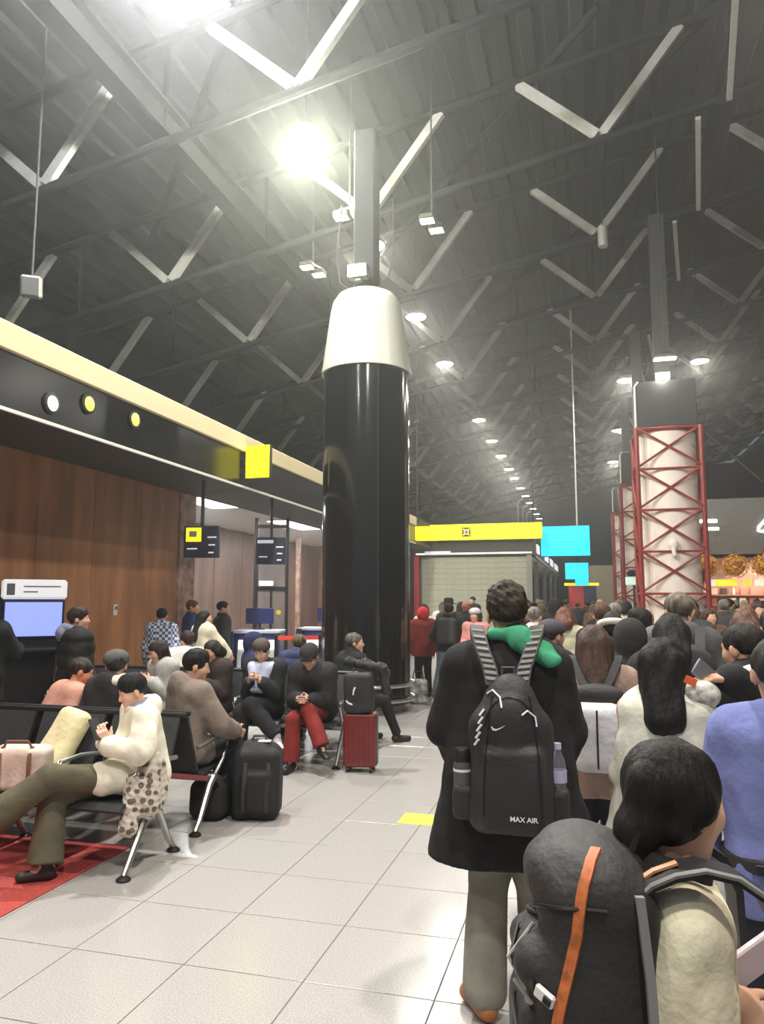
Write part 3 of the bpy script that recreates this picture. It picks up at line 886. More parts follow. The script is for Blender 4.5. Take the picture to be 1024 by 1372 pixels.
def desk(x, y, label, w):
    t = thing('service_desk', label, 'desk', (x, y, 0), math.radians(14), 'service desks in the recess')
    MB().box((0, 0.30, 0.56), (w, 0.5, 1.12), ch=0.015).build('carcass', M_NAVY, t)
    MB().box((0, 0.26, 1.15), (w + 0.06, 0.66, 0.05), ch=0.012).build('worktop', mat('pale_top', (190, 194, 215), 0.3), t)
    f_ = MB().box((0, 0.0, 0.52), (w - 0.10, 0.06, 0.92), R=Rx(-0.10), ch=0.012).build('front_panel', mat('mint_panel', (206, 212, 198), 0.4), t)
    MB().box((0.02, -0.07, 0.93), (w - 0.14, 0.04, 0.16), R=Rx(-0.1), ch=0.006).build('light_strip', mat('strip_glow', (240, 245, 255), 0.4, emit=2.2), f_)
    MB().box((-w / 2 - 0.05, 0.2, 0.58), (0.10, 0.66, 1.16), ch=0.01).build('side_panel', M_NAVY, t)
    return t
desk(-5.62, 12.15, 'navy service desk with glowing white strip, left of the two', 0.78)
desk(-4.98, 13.7, 'navy service desk with glowing white strip, beside the black column', 0.75)
for i, (x, y) in enumerate(((-5.75, 12.55), (-4.95, 14.1))):
    t = thing('monitor', 'dark blue backed monitor on the %s service desk' % ('left' if i == 0 else 'right'), 'monitor', (x, y, 1.175), math.radians(20))
    MB().box((0, 0, 0.01), (0.2, 0.16, 0.02), ch=0.005).build('foot', M_BLACKPL, t)
    MB().box((0, 0.02, 0.1), (0.05, 0.03, 0.2)).build('stand', M_BLACKPL, t)
    MB().box((0, 0, 0.24), (0.5, 0.04, 0.28), ch=0.008).build('case', mat('navy_plastic', (36, 42, 92), 0.4), t)
t = thing('belt_barrier', 'red belt barrier between two black posts before the service desks', 'barrier', (-5.08, 11.75, 0), 0.35)
for x in (0, 0.74):
    MB().lathe([(0.16, 0), (0.16, 0.02), (0.03, 0.04), (0.03, 1.12), (0.0001, 1.13)], 14, (x, 0, 0)).build('post', M_BLACKPL, t, 1)
MB().box((0.37, 0, 1.07), (0.70, 0.006, 0.07)).build('belt', mat('red_belt', (226, 70, 58), 0.7), t)
d1 = MB()
M_DOORF = mat('door_frame', (34, 28, 26), 0.5)
for x, w in ((0, 0.09), (0.72, 0.07)): d1.box((x, 0, 1.8), (w, 0.08, 3.6))
d1.box((0.36, 0, 1.95), (0.72, 0.08, 0.10)).box((0.36, 0, 0.05), (0.72, 0.08, 0.10)).box((0.36, 0, 3.4), (0.72, 0.08, 0.08)).box((0.36, 0, 1.0), (0.05, 0.06, 1.9))
d1 = struct(d1.build('door_1', M_DOORF)); d1.location = (-7.4, 15.9, 0); d1.rotation_euler = (0, 0, 0.25)
M_GLASS = mat('door_glass', (235, 240, 238), 0.05, alpha_glass=True)
for x in (0.19, 0.54):
    g = MB().box((x, 0, 1.0), (0.31, 0.012, 1.82)).build('pane', M_GLASS, d1)
    MB().lathe([(0.055, 0), (0.055, 0.004), (0.0001, 0.004)], 14, (x, -0.012, 1.42), Rx(PI / 2)).build('yellow_dot', mat('yellow_dot', (250, 220, 30), 0.5), g)
MB().box((0.36, 0, 2.68), (0.62, 0.012, 1.36)).build('pane', M_GLASS, d1)
t = thing('exit_light', 'small glowing exit light above the glazed door in the recess', 'light', (-7.12, 15.86, 2.02), 0.25)
MB().box((0, 0, 0.06), (0.34, 0.06, 0.12), ch=0.01).build('case', M_WHITE, t)
MB().box((0, -0.034, 0.06), (0.30, 0.008, 0.09)).build('lens', mat('exit_glow', (245, 250, 245), 0.4, emit=2.5), t)
for i, (x, y) in enumerate(((-9.2, 13.2), (-8.2, 20.5), (-8.0, 22.5))):
    p = MB().box((x, y, 1.85), (0.12, 0.12, 3.7), ch=0.01).build('trim_%d' % (7 + i), mat('pink_stone', (176, 140, 122), 0.45, var=0.22, scale=6) if i else M_DOORF); struct(p)

# ---------------------------------------------------------------- red lattice towers round cream drums
M_RED = mat('red_lattice', (142, 50, 46), 0.45, var=0.08)
M_CREAM = mat('cream_drum', (250, 232, 218), 0.5, var=0.05, scale=1.5)
tw_cache = {}
def tower(y, label):
    t = thing('lattice_tower', label, 'tower', (1.83, y, 0), 0, 'lattice towers')
    def put(nm, key, fn, m, sm=False):
        if key in tw_cache: return link(nm, tw_cache[key], None, t)
        o = fn().build(nm, m, t, sm); tw_cache[key] = o.data; return o
    put('drum', 'drum', lambda: MB().lathe([(0.655, 0.0), (0.655, 5.52)], 40), M_CREAM, 1)
    put('top_ring', 'ring', lambda: MB().tube([(0.67 * math.cos(2 * PI * i / 40), 0.67 * math.sin(2 * PI * i / 40), 5.55) for i in range(40)], 0.05, 8, True), M_RED, 1)
    hs_ = 0.68
    for sx in (-1, 1):
        for sy in (-1, 1):
            put('chord', ('c', sx, sy), lambda: MB().tube([(hs_ * sx, hs_ * sy, 0), (hs_ * sx, hs_ * sy, 5.58)], 0.055, 8), M_RED, 1)
    nb = 6; bh = 5.58 / nb
    for k in range(nb):
        for fc in range(4):
            R = Rz(fc * PI / 2)
            z0, z1 = bh * k + 0.02, bh * (k + 1)
            for nm, a, b in (('girt', (-hs_, -hs_, z1 - 0.02), (hs_, -hs_, z1 - 0.02)), ('brace', (-hs_, -hs_, z0), (hs_, -hs_, z1)), ('brace', (hs_, -hs_ - 0.03, z0), (-hs_, -hs_ - 0.03, z1))):
                put(nm, (nm, k, fc, a[0]), lambda: MB().tube([R @ V3(*a), R @ V3(*b)], 0.028, 6), M_RED)
    put('black_head', 'head', lambda: MB().box((0, 0, 6.13), (1.28, 1.28, 1.08), ch=0.02), mat('head_black', (42, 42, 41), 0.45), False)
    o = put('white_edge', 'edge', lambda: MB().tube([(-0.68, -0.66, 5.58), (-0.68, -0.66, 6.55), (-0.60, -0.66, 6.66)], 0.022, 6), M_WHITE, 1)
    put('mast', 'mast', lambda: MB().box((0, 0, 8.8), (0.34, 0.34, 4.2)), M_DARKMET)
    return t
for i, y in enumerate((18.25, 26.7, 35.2)):
    tower(y, ['large red lattice tower around a cream drum, nearest of the row', 'red lattice tower half hidden behind the nearest tower', 'red lattice tower farthest in the row, mostly hidden'][i])
o = SD().ell((1.83, 17.50, 2.93), (0.10, 0.05, 0.13), k=0.02).cap((1.83, 17.50, 2.8), (1.85, 17.50, 2.68), 0.05)
bx = o.build('speaker_box', M_CREAM, None, 0.02); tag(bx, 'small cream horn speaker on the front of the nearest lattice tower', 'speaker')
for i, (x, y, z) in enumerate(((1.60, 17.62, 6.70),)):
    t = thing('tower_lamp', 'bright flood lamp on the black head of the nearest lattice tower', 'lamp', (1.78, 17.75, 6.68))
    MB().box((0, 0, 0.1), (0.34, 0.16, 0.2), ch=0.02).build('housing', M_DARKMET, t)
    MB().box((0, -0.085, 0.1), (0.30, 0.02, 0.16)).build('lens', M_LAMP, t)
    light('lens_light', 'POINT', (0, -0.4, 0.12), 45, 0.06, t, (1, 0.98, 0.9))
spot_pair(1.84, 17.6, 7.15, 'twin spotlights above the head of the nearest lattice tower', (0.22, 0.0))
t = thing('guide_sign', 'small pale green lit sign hanging between the lattice towers', 'sign', (1.12, 20.0, 2.05), 0.1)
MB().box((0, 0, 0.13), (0.42, 0.06, 0.2), ch=0.01).build('face', mat('pale_green', (205, 232, 222), 0.4, emit=0.5), t)
MB().box((0, 0, 0.33), (0.34, 0.2, 0.16), ch=0.04).build('camera_hood', M_BLACKPL, t)
MB().tube([(0, 0.05, 0.05), (0, 0.05, -2.05)], 0.03, 8).build('pole', M_DARKMET, t)
stay = MB().tube([(2.55, 17.7, 5.5), (4.6, 21, 4.55), (7.3, 25.5, 3.7)], 0.015, 6).build('stay_cable', mat('pale_cable', (120, 118, 110), 0.5)); tag(stay, 'thin pale stay cable running down to the right from the nearest tower', 'cable')

# ---------------------------------------------------------------- yellow sign, shop, blue signs
t = thing('overhead_sign', 'long yellow lit overhead sign with a small dark cross pictogram', 'sign', (-4.1, 27.9, 3.94))
MB().box((0, 0.08, 0.31), (5.06, 0.14, 0.62), ch=0.015).build('case', M_BLACKPL, t)
MB().box((-1.72, 0, 0.31), (1.60, 0.02, 0.60)).build('face', M_YEL, t)
MB().box((0.81, 0, 0.31), (3.42, 0.02, 0.60)).build('face', M_YEL, t)
ic = MB().box((-0.28, -0.02, 0.31), (0.32, 0.012, 0.34)).build('pictogram', mat('picto_dark', (70, 60, 30), 0.6), t)
for ang in (0, PI / 2):
    MB().box((-0.28, -0.03, 0.31), (0.22, 0.010, 0.07), R=Ry(ang)).build('cross_bar', mat('picto_white', (240, 235, 220), 0.5), ic)
for ang in (PI / 4, -PI / 4):
    MB().box((-0.28, -0.026, 0.31), (0.34, 0.008, 0.05), R=Ry(ang)).build('diagonal_bar', M_YEL, ic)
for x in (-2.2, 2.2): MB().tube([(x, 0.08, 0.6), (x, 0.08, zb(-4.1 + x) - 3.94 + 2.355)], 0.025, 6).build('drop_rod', M_DARKMET, t)

t = thing('shop', 'closed shop box with a grey green shutter under the yellow sign', 'shop', (-4.2, 28.4, 0))
MB().box((0, 0.25, 1.7), (4.2, 0.5, 3.4)).build('box_wall', mat('grey_box', (120, 120, 108), 0.7), t)
MB().box((0, -0.06, 3.66), (4.6, 0.25, 0.56), ch=0.01).build('header', mat('dark_header', (70, 72, 58), 0.5), t)
MB().box((0.0, -0.20, 3.46), (4.4, 0.05, 0.05)).build('light_line', mat('line_glow', (250, 250, 235), 0.4, emit=1.5), t)
MB().box((-1.35, -0.21, 3.50), (1.0, 0.05, 0.12)).build('glow_strip', mat('pale_glow', (215, 220, 235), 0.4, emit=0.7), t)
sl_me = None
shm = mat('shutter_slat', (176, 176, 154), 0.55, 0.0, var=0.04)
for k in range(16):
    z = 0.10 + 0.208 * k
    if sl_me is None: o = MB().box((0, 0, 0), (4.0, 0.03, 0.204), ch=0.004).build('slat', shm, t); sl_me = o.data
    else: o = link('slat', sl_me, None, t)
    o.location = (0, -0.09, z)
for x, c in ((-2.2, (206, 62, 52)), (2.1, (150, 148, 138))):
    MB().box((x, -0.10, 1.72), (0.2, 0.14, 3.4), ch=0.01).build('jamb', mat('jamb', c, 0.5), t)
t2 = thing('shop_row', 'row of shops receding right of the shutter with white lit signs', 'shop front', (-2.0, 29.2, 0))
MB().box((-0.02, 12, 3.60), (0.16, 24, 0.5)).build('fascia', mat('fascia_grey', (88, 88, 84), 0.4), t2)
MB().box((-1.0, 12, 3.30), (2.0, 24, 0.08)).build('soffit', mat('white_ceiling', (214, 206, 196), 0.7), t2)
MB().box((0.02, 12, 3.38), (0.12, 24, 0.06)).build('edge_trim', M_WHITE, t2)
for i, (y0, w) in enumerate(((0.8, 1.4), (6.5, 2.8), (11.5, 3.0), (17, 4.5))):
    MB().box((0.08, y0 + w / 2, 3.72), (0.05, w, 0.34)).build('lit_sign', mat('lit_sign', (228, 232, 240), 0.4, emit=0.9), t2)
for i, y0 in enumerate((2, 8, 14, 20)):
    MB().box((-0.05, y0, 1.65), (0.16, 0.2, 3.3)).build('pier', mat('pier_grey', (110, 108, 104), 0.5), t2)
MB().box((-1.9, 12, 1.65), (0.1, 24, 3.3)).build('inner_wall', mat('inner_dark', (64, 50, 44), 0.7), t2)

M_CYAN = mat('cyan_sign', (0, 205, 248), 0.5, emit=1.0)
t = thing('flight_screen', 'large cyan blue hanging information screen beside the yellow sign', 'screen', (-0.8, 29.0, 3.34))
MB().box((0, 0.06, 0.58), (1.86, 0.12, 1.18), ch=0.02).build('case', M_BLACKPL, t)
o = MB().box((0, -0.005, 0.58), (1.80, 0.02, 1.13), ch=0.004).build('face', M_CYAN, t)
for k, (x, z, w) in enumerate(((-0.2, 0.90, 1.0), (0.3, 0.76, 0.9), (-0.1, 0.62, 1.2))):
    MB().box((x, -0.018, z), (w, 0.006, 0.018)).build('text_line', mat('cyan_line', (90, 225, 250), 0.5, emit=0.8), o)
MB().tube([(0.45, 0.06, 1.17), (0.45, 0.06, zb(-0.35) - 3.34 + 2.355)], 0.03, 6).build('drop_rod', M_WHITE, t)
t = thing('small_flight_screen', 'smaller stepped cyan screen hanging below and behind the large one', 'screen', (-0.56, 40.0, 2.355))
MB().box((0, 0.08, 0.80), (1.2, 0.12, 0.92), ch=0.02).build('case', M_BLACKPL, t)
MB().box((0, 0, 0.84), (1.16, 0.02, 0.84)).build('face', M_CYAN, t)
MB().box((0.24, 0.0, 0.28), (0.66, 0.02, 0.36)).build('lower_face', M_CYAN, t)
MB().tube([(0, 0.1, 1.25), (0, 0.1, zb(-0.56) - 2.355 + 2.355)], 0.03, 6).build('drop_rod', M_DARKMET, t)
t = thing('kiosk_row', 'far desk with a thin yellow header, red panel and navy panel', 'desk', (-0.35, 40.6, 0))
MB().box((0, 0, 2.52), (1.75, 0.2, 0.14)).build('yellow_header', M_YEL, t)
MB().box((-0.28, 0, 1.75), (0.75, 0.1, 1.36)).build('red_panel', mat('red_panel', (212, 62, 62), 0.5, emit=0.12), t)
MB().box((0.42, 0.02, 1.75), (0.64, 0.1, 1.36)).build('navy_panel', M_NAVY, t)
MB().box((0, 0.05, 0.55), (1.7, 0.4, 1.1)).build('cabinet', M_BLACKPL, t)
struct(MB().box((1.6, 52, 2.0), (4.6, 0.2, 4.0)).build('wall_tan', mat('tan_wall', (150, 140, 116), 0.7)))

# ---------------------------------------------------------------- food court on the right
t = thing('food_counter', 'long food counter under a grey fascia with white lit lettering', 'counter', (6.2, 29.8, 0))
MB().box((0.6, 0.3, 4.42), (7.0, 0.3, 2.06)).build('fascia', mat('fascia_taupe', (104, 102, 98), 0.6, var=0.06), t)
MB().box((0.6, 3.2, 1.7), (7.0, 0.15, 3.4)).build('back_wall', mat('rosy_wall', (150, 112, 98), 0.6, var=0.25, scale=2), t)
MB().box((0.6, 0.2, 0.52), (7.0, 0.6, 1.04), ch=0.02).build('counter_base', mat('counter_wood', (120, 86, 66), 0.5), t)
MB().box((0.6, 0.15, 1.07), (7.1, 0.75, 0.06), ch=0.02).build('counter_top', mat('counter_top', (206, 170, 150), 0.3), t)
for z in (1.5, 1.9):
    MB().box((0.6, 2.9, z), (6.6, 0.4, 0.04)).build('shelf', mat('shelf_wood', (170, 130, 110), 0.5), t)
M_NEON = mat('neon_white', (255, 255, 250), 0.4, emit=2.5)
MB().box((-1.82, 0.10, 4.62), (0.62, 0.06, 0.13), ch=0.02).build('sign_bar', M_NEON, t)
MB().box((-1.76, 0.10, 4.33), (0.60, 0.06, 0.12), ch=0.02).build('sign_bar', M_NEON, t)
MB().tube([(0.45, 0.10, 4.95), (0.12, 0.10, 4.62), (-0.12, 0.10, 4.35), (-0.14, 0.10, 4.22), (0.02, 0.10, 4.18), (0.30, 0.10, 4.42), (0.55, 0.1, 4.7)], 0.055, 8).build('sign_stroke', M_NEON, t, 1)
for i, (x, w, c) in enumerate(((-1.85, 0.35, (240, 240, 225)), (-1.3, 0.72, (245, 240, 60)), (-0.6, 0.3, (235, 230, 90)), (-0.1, 0.5, (240, 238, 215)), (0.75, 0.5, (240, 235, 150)), (1.6, 0.7, (240, 236, 210)), (2.6, 0.8, (242, 236, 90)))):
    MB().box((x, 0.15, 2.33), (w, 0.05, 0.24)).build('menu_board', mat('menu%d' % i, c, 0.4, emit=0.75), t)
d = light('counter_light', 'AREA', (0.6, 1.6, 3.2), 260, 3.0, t, (1, 0.82, 0.66))
M_GOLD = mat('gold_leaf', (208, 152, 52), 0.45, 0.25, var=0.25, scale=9, emit=0.10, ecol=(230, 150, 40))
rs = np.random.RandomState(4)
gl = None
for i in range(6):
    x = 4.15 + i * 0.98
    t = thing('leafy_pendant', 'golden leafy ball pendant under the grey fascia, %s from the left' % ['first', 'second', 'third', 'fourth', 'fifth', 'sixth'][i], 'pendant lamp', (x, 29.5, 2.92), i * 0.7, 'golden pendants over the food counter')
    if gl is None:
        b = MB()
        for _ in range(420):
            d = unit(rs.randn(3)); p = d * (0.36 + 0.12 * rs.rand()) * np.array([1.05, 1, 0.92])
            a = unit(np.cross(d, rs.randn(3))); c = np.cross(d, a); s_ = 0.045 + 0.03 * rs.rand()
            b.add([p - a * s_, p - c * s_ * 0.5 + d * 0.02, p + a * s_, p + c * s_ * 0.5 + d * 0.02], [(0, 1, 2, 3)])
        o = b.build('leaves', M_GOLD, t); o['kind'] = 'stuff'; gl = o.data
        o = SD().ell((0, 0, 0), (0.37, 0.36, 0.33)).build('core', mat('gold_core', (150, 96, 30), 0.6), t, 0.05); gc = o.data
        o = MB().tube([(0, 0, 0.3), (0, 0, 0.60)], 0.012, 6).build('cord', M_DARKMET, t); gd = o.data
    else:
        o = link('leaves', gl, None, t); o['kind'] = 'stuff'; link('core', gc, None, t); link('cord', gd, None, t)
# bottles and boxes on the food counter
bc = {}
cols = [(196, 130, 110), (220, 196, 176), (150, 70, 60), (90, 66, 60), (230, 220, 205), (176, 108, 92)]
num = ['first from left'] + ['%s from left' % w_ for w_ in 'second third fourth fifth sixth seventh eighth ninth tenth eleventh twelfth thirteenth fourteenth fifteenth'.split()]
for i in range(44):
    row = i % 3
    x = 4.1 + (i // 3) * 0.36 + 0.05 * row
    y, z = ((32.68, 1.52), (32.68, 1.92), (29.75, 1.10))[row]
    kind = rs.randint(2); ci = rs.randint(len(cols))
    nm = ('counter_bottle', 'counter_box')[kind]
    if kind not in bc:
        bc[kind] = (MB().lathe([(0.05, 0), (0.052, 0.02), (0.05, 0.18), (0.02, 0.24), (0.02, 0.30), (0.0001, 0.30)], 10) if kind == 0 else MB().box((0, 0, 0.13), (0.24, 0.16, 0.26), ch=0.01)).build('tmp', None, None, 1)
        me = bc[kind].data; bpy.data.objects.remove(bc[kind]); bc[kind] = me; me.materials.append(None)
    o = link(nm, bc[kind], None); o.location = (x, y, z)
    o.material_slots[0].link = 'OBJECT'; o.material_slots[0].material = mat('pack', cols[ci], 0.5)
    n_row = i // 3
    tag(o, '%s on the %s of the food counter, %s' % (('small bottle', 'small carton')[kind], ('lower back shelf', 'upper back shelf', 'top')[row], num[n_row]), ('bottle', 'box')[kind],
        '%s on the %s of the food counter' % (('bottles', 'cartons')[kind], ('lower shelf', 'upper shelf', 'top')[row]))
# potted palm
t = thing('potted_plant', 'leafy dark green potted plant beyond the queue left of the towers', 'plant', (0.55, 19.2, 0))
MB().lathe([(0.22, 0), (0.30, 0.5), (0.28, 0.5), (0.26, 0.45), (0.0001, 0.45)], 20).build('pot', mat('pot', (120, 110, 100), 0.6), t, 1)
MB().tube([(0, 0, 0.45), (0.02, 0, 1.0), (0, 0.02, 1.35)], 0.03, 8).build('stem', mat('stem', (70, 60, 40), 0.8), t, 1)
for k in range(26):
    a = k * 2.4; el = 0.25 + 1.0 * rs.rand(); ln = 0.5 + 0.3 * rs.rand()
    dr = V3(math.cos(a), math.sin(a), 0)
    pts = [V3(0, 0, 1.2) + dr * ln * f + V3(0, 0, ln * (el * f - 0.75 * f * f)) for f in (0, 0.25, 0.5, 0.75, 1)]
    MB().ribbon(pts, np.cross(dr, (0, 0, 1)), [0.02, 0.09, 0.11, 0.07, 0.005], 0.004).build('leaf', mat('leaf', (72, 92, 54), 0.6, var=0.2), t)

# ================================================================ BEAM SEATS
M_SEAT = mat('seat_black', (44, 46, 48), 0.5, var=0.08)
seat_c = {}
def beam_seat(n, loc, rz, label):
    t = thing('beam_seat', label, 'seat', loc, rz, 'airport beam seats')
    L = 0.6 * n
    MB().box((L / 2, -0.02, 0.355), (L + 0.02, 0.07, 0.055), ch=0.01).build('beam', M_STEEL, t)
    MB().box((L / 2, -0.40, 0.885), (L, 0.035, 0.035), ch=0.006).build('back_rail', M_BLACKPL, t)
    for i in range(n):
        if 's' not in seat_c:
            o = MB().ribbon([(0, 0.30, 0.395), (0, 0.27, 0.425), (0, 0.10, 0.415), (0, -0.10, 0.405), (0, -0.19, 0.425)], (1, 0, 0), 0.53, 0.028).build('seat', M_SEAT, t, 1); seat_c['s'] = o.data
            o2 = MB().ribbon([(0, -0.20, 0.44), (0, -0.235, 0.50), (0, -0.30, 0.68), (0, -0.375, 0.87)], (1, 0, 0), 0.53, 0.026).build('backrest', M_SEAT, t, 1); seat_c['b'] = o2.data
        else: o = link('seat', seat_c['s'], None, t); o2 = link('backrest', seat_c['b'], None, t)
        o.location.x = o2.location.x = 0.30 + 0.6 * i
    for i in range(n + 1):
        if 'a' not in seat_c:
            o = MB().tube([(0, -0.28, 0.62), (0, -0.05, 0.645), (0, 0.16, 0.64), (0, 0.20, 0.60), (0, 0.12, 0.46), (0, 0.0, 0.37)], 0.016, 8).build('armrest', M_STEEL, t, 1); seat_c['a'] = o.data
        else: o = link('armrest', seat_c['a'], None, t)
        o.location.x = 0.6 * i
    for x in ([0.0, L] if n <= 4 else [0, 0.6 * (n // 2), L]):
        if 'l' not in seat_c:
            o = MB().tube([(0, 0.29, 0.025), (0, 0.24, 0.09), (0, 0.06, 0.33), (0, -0.02, 0.36)], [0.018, 0.02, 0.028, 0.03], 8).tube([(0, -0.28, 0.025), (0, -0.22, 0.09), (0, -0.08, 0.31), (0, -0.02, 0.36)], [0.018, 0.02, 0.028, 0.03], 8).build('leg', M_STEEL, t, 1); seat_c['l'] = o.data
            o2 = MB().lathe([(0.045, 0), (0.045, 0.012), (0.02, 0.03)], 12, (0, 0.29, 0.0)).lathe([(0.045, 0), (0.045, 0.012), (0.02, 0.03)], 12, (0, -0.28, 0.0)).build('foot_pad', M_BLACKPL, o, 1); seat_c['f'] = o2.data
        else: o = link('leg', seat_c['l'], None, t); link('foot_pad', seat_c['f'], None, o)
        o.location.x = x
    return t
beam_seat(5, (-2.79, 4.48, 0), PI, 'front beam seat row with the woman in the white coat')
beam_seat(5, (-5.81, 5.37, 0), 0, 'second beam seat row, back to back with the front row')
beam_seat(6, (-2.53, 7.71, 0), PI, 'third beam seat row facing the camera, with the red trousers sitter')
beam_seat(5, (-5.53, 8.60, 0), 0, 'fourth beam seat row, facing away beside the black column')

# ================================================================ surface helpers
from mathutils.bvhtree import BVHTree
def bvh(o):
    return BVHTree.FromPolygons([v.co[:] for v in o.data.vertices], [p.vertices[:] for p in o.data.polygons])
def proj(tree, pts, d, off=0.003, back=0.6):
    out = []
    for p in pts:
        h = tree.ray_cast(Vector(p) - Vector(d) * back, Vector(d))
        if h[0] is None: continue
        out.append(np.array(h[0]) + np.array(h[1]) * off)
    return out
def text_on(tree, s, size, o, ux, uy, d, m, parent, name='lettering'):
    cu = bpy.data.curves.new('t', 'FONT'); cu.body = s; cu.size = size; cu.align_x = 'CENTER'; cu.offset = size * 0.02
    ob = bpy.data.objects.new('t', cu); COL.objects.link(ob)
    me = bpy.data.meshes.new_from_object(ob.evaluated_get(bpy.context.evaluated_depsgraph_get()))
    bpy.data.objects.remove(ob)
    for v in me.vertices:
        q = V3(*o) + np.array(ux) * v.co.x + np.array(uy) * v.co.y
        r = proj(tree, [q], d, 0.005)
        v.co = r[0] if r else q
    me.materials.clear()
    return link(name, me, m, parent)
def poly_on(tree, poly, o, ux, uy, d, m, parent, name, off=0.003):
    v = []
    for x, y in poly:
        q = V3(*o) + np.array(ux) * x + np.array(uy) * y
        r = proj(tree, [q], d, off); v.append(r[0] if r else q)
    nn = len(v) // 2
    f = [(i, i + 1, len(v) - 2 - i, len(v) - 1 - i) for i in range(nn - 1)]
    return link(name, mesh_np(name, v, faces=f), m, parent)
M_REFL = mat('reflective_print', (226, 226, 224), 0.35)
M_NYLON = mat('black_nylon', (42, 41, 42), 0.62, var=0.15, scale=6, bump=0.18, bscale=60, spec=0.4)
M_WEB = mat('webbing', (74, 73, 72), 0.7, bump=0.2, bscale=200)

# ================================================================ FOREGROUND: man in the long black coat
G_Q = 'people queueing on the right'
man = person('tall man seen from behind in long black puffer coat with a black backpack', (-0.355, 3.38), 0.09, 1.80,
             hyaw=-0.08, hpitch=0.05, wr=(0.22, 0.24, 0.93), wl=(-0.22, 0.24, 0.93), elbow_out=0.55, vox=0.010, girth=0.94, shdrop=0.025,
             top=dict(c=(34, 33, 34), th=0.048, hem=0.60, flare=0.070, quilt=0.0, fold=0.012, collar='stand', wide=1.05),
             legs=dict(c=(134, 131, 120), th=0.022, flare=0.022), hair=dict(style='short', c=(46, 40, 33), vol=1.25, low=0.0, curl=1), shoes=(178, 110, 62), group=G_Q,
             over=dict(ankL=(-0.12, -0.10, 0.09), ankR=(0.13, 0.08, 0.09), ftL=V3(-0.5, 0.85, 0)))
J = man['J']; s = man['s']
hd = SD()
nk = man['neck']
hd.cap(nk + V3(-0.06, -0.085, 0.065), nk + V3(0.06, -0.115, 0.065), 0.024, 0.034, k=0.03)
hd.cap(nk + V3(0.05, -0.11, 0.05), nk + V3(0.15, -0.10, -0.01), 0.032, 0.036, k=0.04)
hd.cap(nk + V3(0.06, -0.14, 0.03), nk + V3(0.175, -0.165, -0.045), 0.038, 0.030, k=0.04)
hd.cap(nk + V3(0.12, -0.12, 0.01), nk + V3(0.20, -0.13, -0.04), 0.034, 0.026, k=0.04)
hd.cap(nk + V3(0.06, -0.02, 0.05), nk + V3(0.12, -0.05, 0.02), 0.03, 0.03, k=0.03)
hd.disp.append(d_fold(0.006, 38, 8))
hd.build('green_hood', cloth((66, 150, 112)), man['t'], 0.009)

pk = frame_thing('backpack', 'black sports backpack with white tick logo worn by the man in the long coat', 'backpack', man)
pk.location.z = 0.02
B = SD()
B.box((0.012, -0.275, 1.00), (0.165, 0.085, 0.235), Rx(-0.05), rad=0.07, k=0.05)
B.ell((0.010, -0.265, 1.20), (0.125, 0.092, 0.18), k=0.06)
B.box((0.015, -0.355, 0.95), (0.125, 0.045, 0.165), Rx(-0.04), rad=0.04, k=0.02)
B.ell((0.005, -0.335, 1.18), (0.085, 0.05, 0.12), k=0.025)
B.disp.append(d_fold(0.005, 24, 21))
body = B.build('pack_body', M_NYLON, pk, 0.008)
tr = bvh(body)
YD = (0, 1, 0)
for x0 in (-0.105, 0.115):
    pts = proj(tr, [(x0 * (1 - 0.35 * f * f) + 0.01, -1, 0.86 + 0.44 * f) for f in np.linspace(0, 1, 22)], YD, 0.002)
    MB().tube(pts, 0.0035, 6).build('zip', mat('zip_black', (20, 20, 21), 0.4), pk, 1)
pts = proj(tr, [(0.10 * math.cos(a) + 0.01, -1, 1.16 + 0.14 * math.sin(a)) for a in np.linspace(0.2, PI - 0.2, 24)], YD, 0.002)
MB().tube(pts, 0.004, 6).build('zip', mat('zip_black', (20, 20, 21), 0.4), pk, 1)
for k in range(5):
    pts = proj(tr, [(-0.128 + 0.005 * k, -1, 1.11 + 0.028 * k), (-0.112 + 0.006 * k, -1, 1.135 + 0.028 * k)], YD, 0.004)
    if len(pts) > 1: MB().tube(pts, 0.005, 6).build('reflective_tab', M_REFL, pk)
for x, z in ((-0.055, 1.315), (0.075, 1.245)):
    pts = proj(tr, [(x - 0.02, -1, z - 0.01), (x, -1, z + 0.005), (x + 0.03, -1, z - 0.02), (x + 0.035, -1, z - 0.055)], YD, 0.005)
    if len(pts) > 1: MB().tube(pts, 0.004, 6).build('zip_pull', M_REFL, pk)
sw = [(-0.030, 0.000), (-0.024, -0.012), (-0.010, -0.013), (0.008, -0.004), (0.030, 0.012), (0.030, 0.013), (0.008, 0.001), (-0.008, -0.005), (-0.020, -0.003), (-0.026, 0.006)]
poly_on(tr, [(x * 0.9, z * 0.9) for x, z in sw], (-0.035, -1, 1.185), (1, 0, 0), (0, 0, 1), YD, M_REFL, pk, 'tick_logo', 0.004)
text_on(tr, 'MAX AIR', 0.026, (0.055, -1, 0.845), (1, 0, 0), (0, 0, 1), YD, M_REFL, pk)
